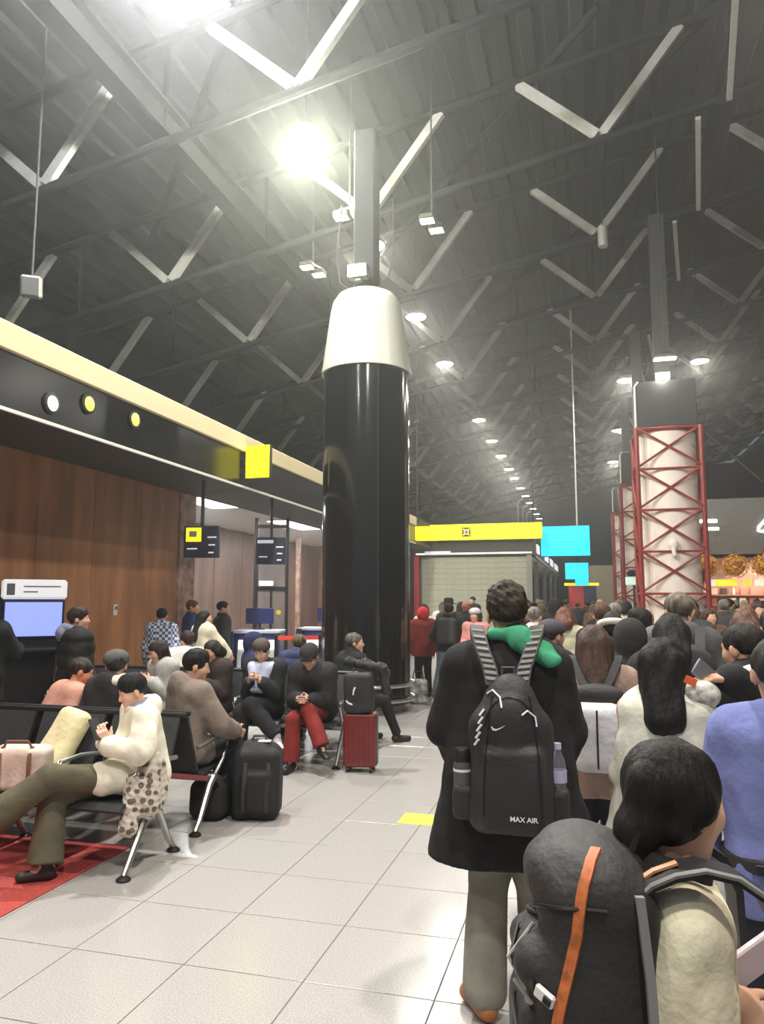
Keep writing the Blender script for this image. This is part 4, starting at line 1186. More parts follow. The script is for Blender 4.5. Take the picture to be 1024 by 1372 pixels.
for x0, sx_ in ((-0.075, -1), (0.075, 1)):
    pts = [(x0 * 0.75, -0.25, 1.33), (x0 * 0.95, -0.222, 1.40), (x0 * 1.30, -0.195, 1.465), (x0 * 1.62, -0.135, 1.535), (x0 * 1.75, -0.03, 1.56), (x0 * 1.8, 0.10, 1.50)]
    st_ = MB().ribbon(pts, unit((1, 0, 0.12 * sx_)), 0.062, 0.022).build('shoulder_strap', M_WEB, pk, 1)
    P_ = np.array(pts)
    for k in range(9):
        f = 0.35 + k * 0.34; i = min(int(f), 3); q = P_[i] + (P_[i + 1] - P_[i]) * (f - i); dr = unit(P_[i + 1] - P_[i])
        nn = unit(np.cross((1, 0, 0), dr)); nn = nn if nn[1] < 0 or nn[2] > 0 else -nn
        MB().box(q + nn * 0.013 * (1 if nn[1] < 0.2 else -1), (0.052, 0.016, 0.010), np.stack([unit((1, 0, 0.12 * sx_)), dr, nn], 1), ch=0.003).build('strap_rib', mat('strap_rib', (132, 131, 128), 0.5), st_)
MB().tube([(-0.02, -0.245, 1.36), (-0.02, -0.24, 1.405), (0.03, -0.24, 1.405), (0.03, -0.245, 1.36)], 0.007, 6).build('haul_loop', M_WEB, pk, 1)
t = frame_thing('water_bottle', 'dark grey flask in the left side pocket of the black backpack', 'bottle', man)
MB().lathe([(0.0001, 0), (0.034, 0.0), (0.036, 0.02), (0.036, 0.17), (0.030, 0.185)], 18, (-0.185, -0.27, 0.87)).build('flask', mat('grey_flask', (92, 92, 92), 0.35, 0.3), t, 1)
MB().lathe([(0.033, 0.185), (0.034, 0.225), (0.028, 0.235), (0.0001, 0.235)], 18, (-0.185, -0.27, 0.87)).build('cap', M_BLACKPL, t, 1)
MB().lathe([(0.0372, 0.145), (0.0372, 0.155)], 18, (-0.185, -0.27, 0.87)).build('band', M_REFL, t, 1)
t = frame_thing('plastic_bottle', 'clear plastic bottle in the right side pocket of the black backpack', 'bottle', man)
MB().lathe([(0.0001, 0), (0.030, 0.0), (0.033, 0.01), (0.031, 0.06), (0.033, 0.065), (0.031, 0.12), (0.028, 0.15), (0.014, 0.185), (0.013, 0.20)], 18, (0.192, -0.28, 0.92)).build('shell', mat('clear_plastic', (232, 232, 245), 0.1, alpha_glass=True), t, 1)
MB().lathe([(0.015, 0.195), (0.015, 0.218), (0.0001, 0.220)], 14, (0.192, -0.28, 0.92)).build('cap', mat('lilac_cap', (190, 186, 220), 0.4), t, 1)
MB().lathe([(0.0338, 0.07), (0.0338, 0.115)], 18, (0.192, -0.28, 0.92)).build('wrapper', mat('lilac_wrap', (170, 168, 196), 0.5), t, 1)
for sx_ in (-1, 1): SD().box((0.185 * sx_ + 0.005, -0.27, 0.88), (0.045, 0.05, 0.07), rad=0.03).build('side_pocket', M_NYLON, pk, 0.01)

# ================================================================ FOREGROUND: girl with the large dark rucksack
girl = person('girl at lower right with black ponytail, cream sweater and big dark rucksack', (0.120, 1.47), -1.38, 1.475, hyaw=0.52, hpitch=0.12, vox=0.010, bvox=0.008,
              wr=(0.03, 0.09, 1.22), wl=(-0.15, 0.25, 1.12), elbow_out=0.15, girth=0.70,
              top=dict(c=(250, 230, 200), th=0.008, arm=0.80, hem=0.78, collar='none', name='sweater', fold=0.006, cuff=0.10), legs=dict(c=(38, 38, 42)),
              hair=dict(style='pony', c=(30, 26, 25), len=0.20), group=G_Q, hscale=1.04,
              hand=dict(R=dict(d=(0.45, 0.75, -0.45), n=(-0.6, 0.2, -0.7), curl=0.7)))
nk = girl['neck']; gt = girl['t']
SD().tor(nk + V3(0, -0.01, 0.01), (0, 0.25, 1), 0.062, 0.022, k=0.02, sq=1.5).build('inner_collar', cloth((36, 35, 36)), gt, 0.008)
rk = frame_thing('rucksack', 'large dark grey rucksack with orange zip on the girl at lower right', 'rucksack', girl)
rk.location.x += 0.040; rk.location.y -= 0.03
B = SD()
B.box((0, -0.190, 0.985), (0.130, 0.092, 0.26), Rx(-0.08), rad=0.05, k=0.04)
B.ell((0.0, -0.185, 1.235), (0.130, 0.105, 0.075), k=0.04)
B.box((-0.01, -0.265, 0.91), (0.100, 0.05, 0.14), Rx(-0.08), rad=0.04, k=0.02)
B.cap((-0.09, -0.27, 1.09), (0.07, -0.28, 1.11), 0.035, k=0.03)
B.disp.append(d_fold(0.004, 20, 9)); B.disp.append(d_fold(0.0022, 60, 19))
body = B.build('pack_body', mat('dark_nylon', (46, 45, 45), 0.65, var=0.12, scale=6, bump=0.2, bscale=60), rk, 0.008)
tr = bvh(body)
D1 = unit((-0.85, 0.55, -0.05))
zp = [V3(0.060, -0.17, 1.33), V3(0.115, -0.20, 1.27), V3(0.145, -0.235, 1.18), V3(0.150, -0.265, 1.08), V3(0.148, -0.285, 0.98), V3(0.145, -0.29, 0.88), V3(0.14, -0.29, 0.80)]
zz = []
for i in range(len(zp) - 1):
    for f in np.linspace(0, 1, 6)[:-1]: zz.append(zp[i] * (1 - f) + zp[i + 1] * f)
pts = proj(tr, zz, D1, 0.003)
sdv = [unit(np.cross(unit(pts[min(i + 1, len(pts) - 1)] - pts[max(i - 1, 0)]), -D1)) for i in range(len(pts))]
MB().ribbon(pts, np.array(sdv), 0.017, 0.006).build('orange_zip', mat('orange_zip', (186, 104, 56), 0.55, var=0.15, scale=60), rk, 1)
MB().ribbon([(0.128, -0.125, 1.24), (0.136, -0.115, 1.12), (0.140, -0.11, 0.98), (0.140, -0.12, 0.84), (0.135, -0.135, 0.72)], (0, 1, 0), 0.014, 0.012).build('grey_piping', mat('grey_piping', (128, 128, 126), 0.6), rk, 1)
D2 = unit((-0.75, 0.66, 0.0))
c = proj(tr, [V3(0.09, -0.25, 1.085)], D2, 0.008)[0]
Rb = np.stack([unit((0.62, 0.70, -0.33)), -np.array(D2), unit(np.cross(unit((0.62, 0.70, -0.33)), -np.array(D2)))], 1)
o = MB().box(c, (0.036, 0.010, 0.021), Rb, ch=0.003).build('buckle', mat('white_buckle', (232, 232, 230), 0.4), rk)
MB().box(c + Rb @ V3(0.008, 0.006, 0), (0.014, 0.004, 0.012), Rb, ch=0.001).build('buckle_slot', M_BLACKPL, o)
MB().ribbon(proj(tr, [V3(0.0, -0.33, 1.12), V3(0.03, -0.30, 1.11), V3(0.075, -0.262, 1.095)], D2, 0.004), (0, 0, 1), 0.016, 0.004).build('buckle_strap', M_BLACKPL, rk)
for nm_, z_, sl_, r_s in (('lid_seam', 1.17, 0.05, 0.004), ('compression_strap', 1.02, -0.06, 0.006)):
    rg = []
    for k_ in range(31):
        a_ = -0.1 + (PI + 0.2) * k_ / 30
        d_ = V3(-math.cos(a_), math.sin(a_), 0)
        rg += proj(tr, [V3(0, -0.19, z_ + sl_ * math.cos(a_))], d_, 0.002)
    if nm_ == 'lid_seam': MB().tube(rg, r_s, 6).build(nm_, M_BLACKPL, rk, 1)
    else: MB().ribbon(rg[:17], (0, 0, 1), 0.018, 0.004).build(nm_, M_BLACKPL, rk)
D3 = unit((-0.2, 0.97, 0.0))
for nm_, pl in (('cord_loop', [(0.050, 1.16), (0.046, 1.11), (0.052, 1.07), (0.066, 1.045), (0.084, 1.055), (0.066, 1.09)]), ('cord', [(0.05, 0.96), (0.045, 0.90), (0.05, 0.82)])):
    pp = proj(tr, [V3(x_, -0.3, z_) for x_, z_ in pl], D3, 0.008)
    MB().tube(pp, 0.0035, 6).build(nm_, mat('grey_cord', (168, 166, 160), 0.6), rk, 1)
for sx_ in (-1, 1):
    pts = [(0.065 * sx_, -0.125, 1.215), (0.078 * sx_, -0.10, 1.245), (0.088 * sx_, -0.065, 1.265), (0.092 * sx_, -0.02, 1.275), (0.094 * sx_, 0.03, 1.265), (0.096 * sx_, 0.075, 1.235), (0.098 * sx_, 0.10, 1.18), (0.125 * sx_, 0.115, 1.05), (0.14 * sx_, 0.03, 0.93), (0.15 * sx_, -0.10, 0.90)]
    st_ = MB().ribbon(pts, (1, 0, 0), [0.058, 0.06, 0.06, 0.06, 0.058, 0.056, 0.054, 0.045, 0.03, 0.03], 0.014).build('shoulder_strap', M_BLACKPL, rk, 1)
    MB().tube([(p[0] + 0.030 * sx_, p[1], p[2] + 0.004) for p in pts[:8]], 0.005, 6).build('strap_piping', mat('grey_piping', (128, 128, 126), 0.6), st_, 1)
MB().tube([(-0.03, -0.12, 1.255), (-0.03, -0.10, 1.305), (0.03, -0.10, 1.305), (0.03, -0.12, 1.255)], 0.007, 6).build('haul_loop', M_BLACKPL, rk, 1)
MB().ribbon([(0.070, -0.118, 1.240), (0.082, -0.090, 1.264), (0.090, -0.055, 1.280)], (1, 0, 0), 0.014, 0.004).build('orange_tab', mat('pale_orange', (208, 150, 116), 0.6), rk)
# paper in the girl's hand
t = frame_thing('folded_paper', 'folded pale papers held in the hand of the girl at lower right', 'paper', girl)
w = girl['J']['wrR']; dv = unit(w - girl['J']['elR'])
MB().box(w + dv * 0.09 + V3(-0.015, 0.005, 0.02), (0.012, 0.17, 0.075), np.stack([unit(np.cross(dv, (0.3, 0, 1))), dv, unit(np.cross(unit(np.cross(dv, (0.3, 0, 1))), dv))], 1), ch=0.003).build('sheet', mat('lilac_paper', (214, 196, 204), 0.6), t)
MB().box(w + dv * 0.16 + V3(0.0, 0.012, 0.03), (0.010, 0.05, 0.05), np.stack([unit(np.cross(dv, (0.3, 0, 1))), dv, unit(np.cross(unit(np.cross(dv, (0.3, 0, 1))), dv))], 1) @ Rx(0.5), ch=0.003).build('slip', mat('white_paper', (236, 232, 226), 0.6), t)

# ================================================================ the queue on the right
person('man at the right edge in blue shirt and dark belt, seen from behind', (0.565, 2.60), -0.14, 1.62, vox=0.011, group=G_Q, hyaw=0.12, elbow_out=0.5, girth=1.0,
       wr=(0.26, 0.20, 0.95), wl=(-0.27, 0.16, 0.92),
       top=dict(c=(112, 120, 172), th=0.020, hem=0.83, collar='shirt', name='shirt', fold=0.009, rough=0.9), legs=dict(c=(40, 42, 52), th=0.03), hair=dict(style='short', c=(42, 40, 40), low=0.02))
bt = thing('waist_bag', 'dark belt bag round the waist of the man in the blue shirt', 'bag', (0.565, 2.60, 0), -0.14)
bs = SD()
for sx_ in (-1, 1): bs.cap((0.070 * sx_, 0, 0.80), (0.072 * sx_, 0, 1.05), 0.128, k=0.06)
bs.clip((0, 0, 1), 0.945).clip((0, 0, -1), -0.900); bs.build('belt', M_NYLON, bt, 0.009)
SD().box((0.05, -0.155, 0.92), (0.11, 0.035, 0.05), rad=0.03).build('pouch', M_NYLON, bt, 0.009)
MB().box((-0.09, -0.135, 0.922), (0.03, 0.012, 0.03), ch=0.003).build('buckle', M_BLACKPL, bt)

wc = person('woman with long black hair in short white fluffy coat, seen from behind', (0.28, 3.30), -0.05, 1.58, vox=0.011, group=G_Q, hyaw=-0.35, hpitch=0.2,
            wr=(0.17, 0.22, 1.08), wl=(-0.13, 0.24, 1.08), elbow_out=0.25, girth=0.84,
            top=dict(c=(206, 204, 190), th=0.028, arm=0.85, hem=0.77, flare=0.05, collar='none', fold=0.012, cuff=0.2), legs=dict(c=(34, 33, 35)),
            hair=dict(style='long', c=(24, 22, 22), len=0.22))
sc_ = thing('scarf_hood', 'silver grey hood lining with orange tag on the white coat', 'hood', (0.28, 3.30, 0), -0.05)
nk = wc['neck']
SD().ell(nk + V3(0.135, -0.02, 0.015), (0.08, 0.07, 0.06)).build('lining', mat('silver_lining', (170, 168, 160), 0.4, var=0.3, scale=30), sc_, 0.01)
MB().box(nk + V3(0.10, -0.09, 0.075), (0.045, 0.006, 0.03), R=Ry(0.4), ch=0.001).build('tag', mat('orange_tag', (224, 96, 50), 0.5), sc_)
wb = person('woman with long brown hair in dusty pink coat and black straps', (0.02, 4.22), 0.0, 1.60, vox=0.012, group=G_Q,
            top=dict(c=(160, 134, 124), th=0.02, hem=0.75, collar='none', fold=0.006), legs=dict(c=(44, 44, 50)), hair=dict(style='long', c=(66, 50, 44), len=0.22), wr=(0.18, 0.2, 1.05), wl=(-0.18, 0.2, 1.05))
t = frame_thing('day_pack', 'white and black day pack on the woman with long brown hair', 'backpack', wb)
SD().box((0, -0.235, 1.02), (0.125, 0.075, 0.17), rad=0.06).build('pack_body', mat('white_nylon', (206, 206, 214), 0.6, var=0.08, bump=0.3, bscale=25), t, 0.01)
SD().ell((0, -0.20, 1.22), (0.14, 0.055, 0.06)).build('pack_top', M_NYLON, t, 0.01)
MB().tube([(0, -0.312, 0.88), (0, -0.316, 1.02), (0, -0.308, 1.16)], 0.005, 6).build('zip', M_BLACKPL, t, 1)
for sx_ in (-1, 1):
    MB().ribbon([(0.03 * sx_, -0.20, 1.22), (0.07 * sx_, -0.17, 1.29), (0.115 * sx_, -0.10, 1.385), (0.12 * sx_, 0.0, 1.40), (0.12 * sx_, 0.1, 1.33)], (1, 0, 0), 0.04, 0.015).build('shoulder_strap', M_NYLON, t, 1)

tg = person('tall grey haired man in charcoal jacket with a black backpack', (0.58, 5.35), 0.0, 1.79, vox=0.014, group=G_Q, hyaw=0.35, hpitch=0.1,
            top=dict(c=(92, 92, 92), th=0.03, hem=0.78, collar='hood'), hair=dict(style='short', c=(96, 88, 78)), legs=dict(c=(48, 48, 52)))
t = frame_thing('backpack', 'plain black backpack on the tall grey haired man', 'backpack', tg)
SD().box((0, -0.28, 1.12), (0.16, 0.10, 0.25), rad=0.08).ell((0, -0.27, 1.33), (0.13, 0.09, 0.1), k=0.05).build('pack_body', M_NYLON, t, 0.012)
for sx_ in (-1, 1):
    MB().ribbon([(0.08 * sx_, -0.24, 1.38), (0.10 * sx_, -0.14, 1.52), (0.11 * sx_, 0.0, 1.56), (0.11 * sx_, 0.12, 1.46)], (1, 0, 0), 0.06, 0.02).build('shoulder_strap', M_NYLON, t, 1)
person('person with smooth black bob between the white coat and the grey man', (0.44, 4.55), 0.05, 1.66, vox=0.013, group=G_Q, top=dict(c=(46, 45, 46), th=0.03), hair=dict(style='bob', c=(34, 31, 30), len=0.10))
ph = person('person in black coat with white collar holding up a phone at right', (0.70, 3.78), 0.75, 1.63, vox=0.012, bvox=0.008, group=G_Q, hpitch=0.2,
            top=dict(c=(38, 38, 39), th=0.035, collar='stand', cuff=0.05), hair=dict(style='short', c=(36, 32, 30), low=0.06),
            overw=dict(wrL=(0.55, 3.36, 1.385), elL=(0.70, 3.50, 1.27)), hand=dict(L=dict(dw=(-0.95, -0.25, 0.05), nw=(0.15, 0.3, -0.9), curl=0.5)))
SD().tor(ph['neck'] + V3(0, 0, 0.015), (0, 0.3, 1), 0.085, 0.035, k=0.02).build('white_collar', cloth((216, 216, 220)), ph['t'], 0.012)
t = thing('phone', 'slim silver phone held out by the person in the black coat', 'phone', (0.455, 3.335, 1.375), 0.5)
MB().box((0, 0, 0.02), (0.07, 0.01, 0.14), R=Ry(-0.9), ch=0.003).build('body', mat('silver', (150, 152, 158), 0.3, 0.6), t)
MB().box((0, 0.006, 0.02), (0.062, 0.003, 0.13), R=Ry(-0.9)).build('screen', mat('phone_screen', (20, 22, 30), 0.1), t)
person('person with dark triangular hood left of the white coat woman', (0.24, 5.02), 0.1, 1.60, vox=0.014, group=G_Q, top=dict(c=(44, 43, 44), th=0.04, collar='up'), hair=dict(style='short'))
fu = person('person in grey green coat with white fur brimmed hood', (0.17, 6.05), 0.0, 1.62, vox=0.014, group=G_Q, top=dict(c=(78, 78, 70), th=0.04, collar='stand', fold=0.012), hair=dict(style='short', c=(40, 36, 32), vol=1.3))
SD().tor(fu['J']['head'] + V3(0, -0.02, 0.04), (0, 0.35, 1), 0.095, 0.026, k=0.02).build('fur_brim', cloth((222, 218, 206)), fu['t'], 0.014)
lp = person('dark haired person in profile wearing a white ear muff', (0.40, 6.5), 1.1, 1.66, vox=0.013, group=G_Q, top=dict(c=(84, 92, 84), th=0.03, collar='stand'), hair=dict(style='short', c=(30, 27, 26), vol=1.15, low=0.05))
SD().ell(lp['HP'](0.085, -0.02, -0.03), (0.03, 0.045, 0.045)).build('ear_muff', cloth((226, 224, 220)), lp['t'], 0.012)
person('brown haired person in pale cream jacket near the food counter side', (1.12, 6.2), 0.2, 1.66, vox=0.014, group=G_Q, top=dict(c=(214, 204, 160), th=0.035, collar='hood'), hair=dict(style='bob', c=(88, 66, 56), len=0.06))
person('dark jacketed person at the right edge behind the blue shirt', (1.05, 4.85), 0.1, 1.68, vox=0.014, group=G_Q, top=dict(c=(52, 53, 54), th=0.04, collar='stand'), hair=dict(style='short', c=(50, 50, 50), vol=1.1))
person('person in cream white puffer jacket with reddish hair beyond the man in the long coat', (-0.25, 8.0), 0.0, 1.66, vox=0.015, group=G_Q, top=dict(c=(206, 200, 172), th=0.055, hem=0.72, quilt=0.12, collar='hood'), hair=dict(style='bob', c=(96, 62, 52), len=0.05))
person('person in plain black jacket beside the cream white puffer', (0.12, 7.5), 0.1, 1.70, vox=0.015, group=G_Q, top=dict(c=(40, 40, 40), th=0.035), hair=dict(style='short', c=(70, 50, 42)))
cp = person('person in dark coat with grey brimless cap beside the green hood', (-0.28, 5.7), -0.8, 1.58, vox=0.014, group=G_Q, top=dict(c=(40, 40, 41), th=0.03), hair=dict(style='short', c=(50, 44, 42)))
SD().ell(cp['HP'](0, -0.015, 0.06), (0.095, 0.112, 0.075)).clip((0, 0, -1), -(cp['J']['head'][2] + 0.02)).build('cap', cloth((76, 74, 78)), cp['t'], 0.012)

# group left of the long coat, near the column
G_L = 'people standing beside the black column'
person('woman in white shirt with long dark hair beside the column edge', (-3.02, 13.9), 2.6, 1.66, vox=0.016, face=False, group=G_L, top=dict(c=(222, 214, 202), th=0.02, hem=0.86), legs=dict(c=(220, 212, 200), th=0.03), hair=dict(style='long', c=(36, 30, 28)))
ht = person('person wearing a wide dark hat near the shutter', (-2.66, 14.6), 0.3, 1.72, vox=0.016, group=G_L, top=dict(c=(60, 62, 56), th=0.03), hair=dict(style='short'))
MB().lathe([(0.17, 0.0), (0.165, 0.015), (0.10, 0.02), (0.095, 0.10), (0.07, 0.125), (0.0001, 0.13)], 20, ht['HP'](0, 0, 0.06)).build('hat', cloth((52, 54, 48)), ht['t'], 1)
rd = person('person in burgundy jacket with bright red hood and black trousers', (-2.86, 13.15), 0.5, 1.60, vox=0.014, group=G_L, top=dict(c=(128, 52, 50), th=0.04, hem=0.78, collar='none'), legs=dict(c=(34, 32, 32)), hair=dict(style='none'))
SD().ell(rd['HP'](0, -0.01, 0.0), (0.115, 0.125, 0.135)).build('red_hood', cloth((206, 58, 62)), rd['t'], 0.014)
jm = person('person in black jacket and wide blue jeans with dark backpack near the column', (-2.33, 12.7), -0.15, 1.68, vox=0.013, group=G_L, top=dict(c=(40, 40, 40), th=0.03, hem=0.88), legs=dict(c=(96, 108, 122), th=0.03, flare=0.03), shoes=(84, 84, 66), hair=dict(style='short', c=(40, 30, 28)),
            wr=(0.30, 0.42, 1.08), wl=(-0.28, 0.20, 1.0), lean=0.1, over=dict(ankL=(-0.20, -0.04, 0.09), kneeL=(-0.15, 0.03, 0.48)))
t = frame_thing('backpack', 'dark backpack on the person in wide blue jeans', 'backpack', jm)
SD().box((0.03, -0.16, 1.18), (0.16, 0.10, 0.22), Rx(-0.1), rad=0.07).build('pack_body', mat('pack_grey', (52, 52, 50), 0.7), t, 0.014)
for sx_ in (-1, 1): MB().ribbon([(0.09 * sx_, -0.12, 1.32), (0.10 * sx_, 0.0, 1.46), (0.1 * sx_, 0.13, 1.44)], (1, 0, 0), 0.05, 0.02).build('shoulder_strap', M_NYLON, t, 1)
pw = person('woman in pink top facing the camera with pale cap beside the long coat', (-1.76, 12.0), 2.9, 1.60, vox=0.013, group=G_L, top=dict(c=(222, 150, 138), th=0.02, collar='none', cuff=0.45), hair=dict(style='bob', c=(60, 46, 42)), wl=(-0.1, 0.3, 1.05), wr=(0.1, 0.3, 1.1), face=True)
SD().ell(pw['HP'](0, -0.01, 0.065), (0.095, 0.112, 0.07)).clip((0, 0, -1), -(pw['J']['head'][2] + 0.03)).build('cap', cloth((206, 200, 196)), pw['t'], 0.012)
person('bald reddish headed man in dark coat behind the jeans wearer', (-2.28, 14.3), 0.0, 1.72, vox=0.016, group=G_L, top=dict(c=(48, 46, 46), th=0.035), hair=dict(style='none'), skin=(190, 120, 98))
person('person with long dark hair facing the shutter beside the bald man', (-2.75, 16.6), 0.0, 1.70, vox=0.018, group=G_L, top=dict(c=(60, 58, 58), th=0.03), hair=dict(style='long', c=(50, 44, 42)))
person('person in white top far behind beside the shutter', (-3.35, 17.6), 0.3, 1.70, vox=0.018, group=G_L, top=dict(c=(226, 222, 214), th=0.03), hair=dict(style='bob', c=(100, 84, 74)))
person('small far figure in black standing against the shutter', (-3.62, 24.2), 2.8, 1.85, vox=0.02, group=G_L, top=dict(c=(44, 44, 42), th=0.03), hair=dict(style='short'))
cb = thing('tote_bag', 'black and white bag on the floor beside the column rail', 'bag', (-2.78, 12.35, 0), 0.3)
SD().box((0, 0, 0.20), (0.16, 0.09, 0.20), rad=0.06).build('bag_body', mat('bw_bag', (40, 38, 38), 0.7, var=0.6, scale=9, c2=(225, 222, 216)), cb, 0.014)
MB().tube([(-0.09, 0, 0.38), (-0.07, 0, 0.52), (0.07, 0, 0.52), (0.09, 0, 0.38)], 0.012, 6).build('handle', M_NYLON, cb, 1)

# ================================================================ seated people on the left
G_S = 'people in the airport seats'
def W(loc, rz, p):   # world point -> figure space
    return Rz(-rz) @ (V3(*p) - V3(loc[0], loc[1], 0))
wl_, wz_ = (-2.90, 4.60), 2.355
wm = person('woman in white hooded coat sitting cross legged with a phone, front row', wl_, wz_, 1.56, pose='sit', seat=0.42, vox=0.010, bvox=0.007, face=True, group=G_S, lean=0.16, girth=0.95, hyaw=0.10, hpitch=0.36,
            top=dict(c=(236, 228, 208), th=0.034, collar='none', fold=0.012, lap=0.50, cuff=0.14), legs=dict(c=(92, 88, 70), th=0.030, flare=0.045),
            hair=dict(style='short', c=(28, 27, 26), vol=1.1, low=0.065), shoes=(44, 40, 38), skin=(220, 176, 152), elbow_out=0.7,
            over=dict(kneeL=W(wl_, wz_, (-3.24, 4.06, 0.615)), ankL=W(wl_, wz_, (-3.53, 3.87, 0.36)), kneeR=W(wl_, wz_, (-3.29, 4.15, 0.48)), ankR=W(wl_, wz_, (-3.25, 4.05, 0.09)),
                      ftR=Rz(-wz_) @ V3(-0.84, -0.54, 0), ftL=Rz(-wz_) @ V3(-0.8, -0.4, -0.45), wrL=W(wl_, wz_, (-2.985, 4.24, 0.795)), wrR=W(wl_, wz_, (-3.05, 4.30, 0.795))),
            hand=dict(L=dict(dw=(-0.25, -0.25, 0.9), nw=(-0.7, 0.5, 0.2), curl=0.8), R=dict(dw=(-0.1, -0.25, 0.95), nw=(0.7, -0.3, 0.2), curl=0.8)))
nk = wm['neck']; fw = wm['fw']
hd = SD().tor(nk - fw * 0.02, (0, 0.35, 1), 0.088, 0.034, k=0.04, sq=1.4).ell(nk - fw * 0.085 - V3(0, 0, 0.035), (0.10, 0.05, 0.085), k=0.05)
hd.disp.append(d_fold(0.006, 30, 2)); hd.build('hood', cloth((236, 228, 208)), wm['t'], 0.010)
SD().tor(nk + V3(0, 0.01, 0.03), (0, 0.3, 1), 0.062, 0.022, k=0.02).build('blue_scarf', cloth((140, 146, 170)), wm['t'], 0.009)
t = thing('phone', 'dark phone held in both hands by the woman in the white coat', 'phone', (-3.04, 4.215, 0.865), 1.35)
MB().box((0, 0, 0.02), (0.074, 0.009, 0.15), R=Rx(-0.6), ch=0.003).build('case', mat('phone_black', (24, 24, 26), 0.3), t)
MB().box((0, 0.006, 0.016), (0.066, 0.003, 0.138), R=Rx(-0.6)).build('screen', mat('phone_glow', (120, 130, 150), 0.2, emit=0.4), t)
# leopard fur scarf hanging at the seat end
t = thing('fur_scarf', 'leopard spotted fur scarf hanging over the end of the front row', 'scarf', (-2.80, 4.45, 0.0))
F_ = SD().cap((0.02, -0.02, 0.66), (0.03, -0.06, 0.40), 0.07, 0.085, k=0.05).cap((-0.02, -0.13, 0.55), (-0.03, -0.17, 0.28), 0.055, 0.055, k=0.03).cap((0.03, 0.04, 0.62), (0.045, 0.03, 0.42), 0.06, 0.065, k=0.04)
F_.disp.append(d_fold(0.006, 60, 6, (1, 1, 1)))
fm = mat('leopard_fur', (214, 204, 190), 0.95, bump=0.6, bscale=120)
nt = fm.node_tree; b_ = nt.nodes['Principled BSDF']
vo = nt.nodes.new('ShaderNodeTexVoronoi'); vo.inputs['Scale'].default_value = 19; vo.inputs['Randomness'].default_value = 0.9
rp = nt.nodes.new('ShaderNodeValToRGB')
for p_, c_ in ((0.0, (150, 128, 110)), (0.20, (120, 100, 84)), (0.30, (96, 80, 70)), (0.42, (206, 196, 182))):
    e = rp.color_ramp.elements.new(p_); e.color = (*lin(c_), 1)
rp.color_ramp.elements[-1].color = (*lin((218, 208, 194)), 1)
tc = nt.nodes.new('ShaderNodeTexCoord'); nt.links.new(tc.outputs['Object'], vo.inputs['Vector']); nt.links.new(vo.outputs['Distance'], rp.inputs[0]); nt.links.new(rp.outputs[0], b_.inputs['Base Color'])
F_.build('fur', fm, t, 0.008)
# bags on the seat beside her
t = thing('handbag', 'cream handbag with brown straps on the seat beside the white coat woman', 'handbag', (-3.72, 4.36, 0.435), 0.25)
SD().box((0, 0, 0.145), (0.19, 0.10, 0.145), rad=0.05).build('bag_body', mat('cream_canvas', (214, 196, 182), 0.8, var=0.1, bump=0.2, bscale=40), t, 0.009)
for x in (-0.10, 0.10): MB().ribbon([(x, -0.108, 0.02), (x, -0.112, 0.12), (x, -0.108, 0.24), (x, -0.06, 0.296)], (1, 0, 0), 0.025, 0.006).build('strap', mat('brown_leather', (120, 78, 56), 0.5), t, 1)
MB().tube([(-0.1, -0.06, 0.28), (-0.07, -0.07, 0.33), (0.07, -0.07, 0.33), (0.1, -0.06, 0.28)], 0.009, 6).build('handle', mat('brown_leather', (120, 78, 56), 0.5), t, 1)
MB().box((0.155, -0.112, 0.11), (0.05, 0.006, 0.05), ch=0.001).build('yellow_tag', mat('yellow_tag', (240, 206, 40), 0.5), t)
t = thing('cushion_bag', 'tall pale yellow cushion leaning on the seat back behind the handbag', 'cushion', (-3.66, 4.55, 0.44), 0.1)
cu_ = SD().box((0.03, 0.08, 0.25), (0.12, 0.075, 0.26), Ry(0.30) @ Rx(-0.45), rad=0.07, k=0.03)
cu_.disp.append(d_fold(0.005, 26, 4)); cu_.build('padding', cloth((226, 214, 170)), t, 0.01)
MB().tube([(0.115, 0.10, 0.30), (0.13, 0.1, 0.36), (0.14, 0.16, 0.40)], 0.006, 6).build('zip', mat('tan_zip', (190, 160, 110), 0.6), t, 1)
t = thing('black_bag', 'black bag on the seat at the left edge of the front row', 'bag', (-4.32, 4.40, 0.435), 0.2)
SD().box((0, 0, 0.12), (0.20, 0.12, 0.12), rad=0.05).build('bag_body', M_NYLON, t, 0.012)
MB().tube([(-0.1, -0.1, 0.2), (0, -0.12, 0.26), (0.12, -0.1, 0.2)], 0.009, 6).build('handle', M_WEB, t, 1)

def sitter(label, loc, rz, h, **k):
    return person(label, loc, rz, h, pose='sit', seat=0.42, group=G_S, **k)
sitter('man in taupe jacket with black hair seated in the second row, facing away', (-3.10, 5.36), -0.55, 1.74, vox=0.011, lean=0.12, hyaw=-0.5, hpitch=0.2,
       top=dict(c=(128, 114, 104), th=0.04, collar='hood', fold=0.010), hair=dict(style='short', c=(28, 27, 27), vol=1.15), legs=dict(c=(46, 46, 50)), wr=(0.16, 0.40, 0.66), wl=(-0.1, 0.4, 0.66), elbow_out=0.8)
sitter('person in pink sweater bending forward at the left edge of the second row', (-4.36, 5.36), -0.5, 1.66, vox=0.013, lean=0.45, hyaw=-0.5, hpitch=0.3, top=dict(c=(196, 142, 124), th=0.03, collar='none', name='sweater'), hair=dict(style='short', c=(48, 42, 40)), skin=(210, 140, 112))
hb = sitter('person in black hooded jacket with grey cap seated in the second row', (-3.78, 5.36), -0.1, 1.70, vox=0.013, lean=0.15, hyaw=0.6, top=dict(c=(50, 47, 48), th=0.05, collar='hood'), hair=dict(style='short', c=(50, 50, 50)))
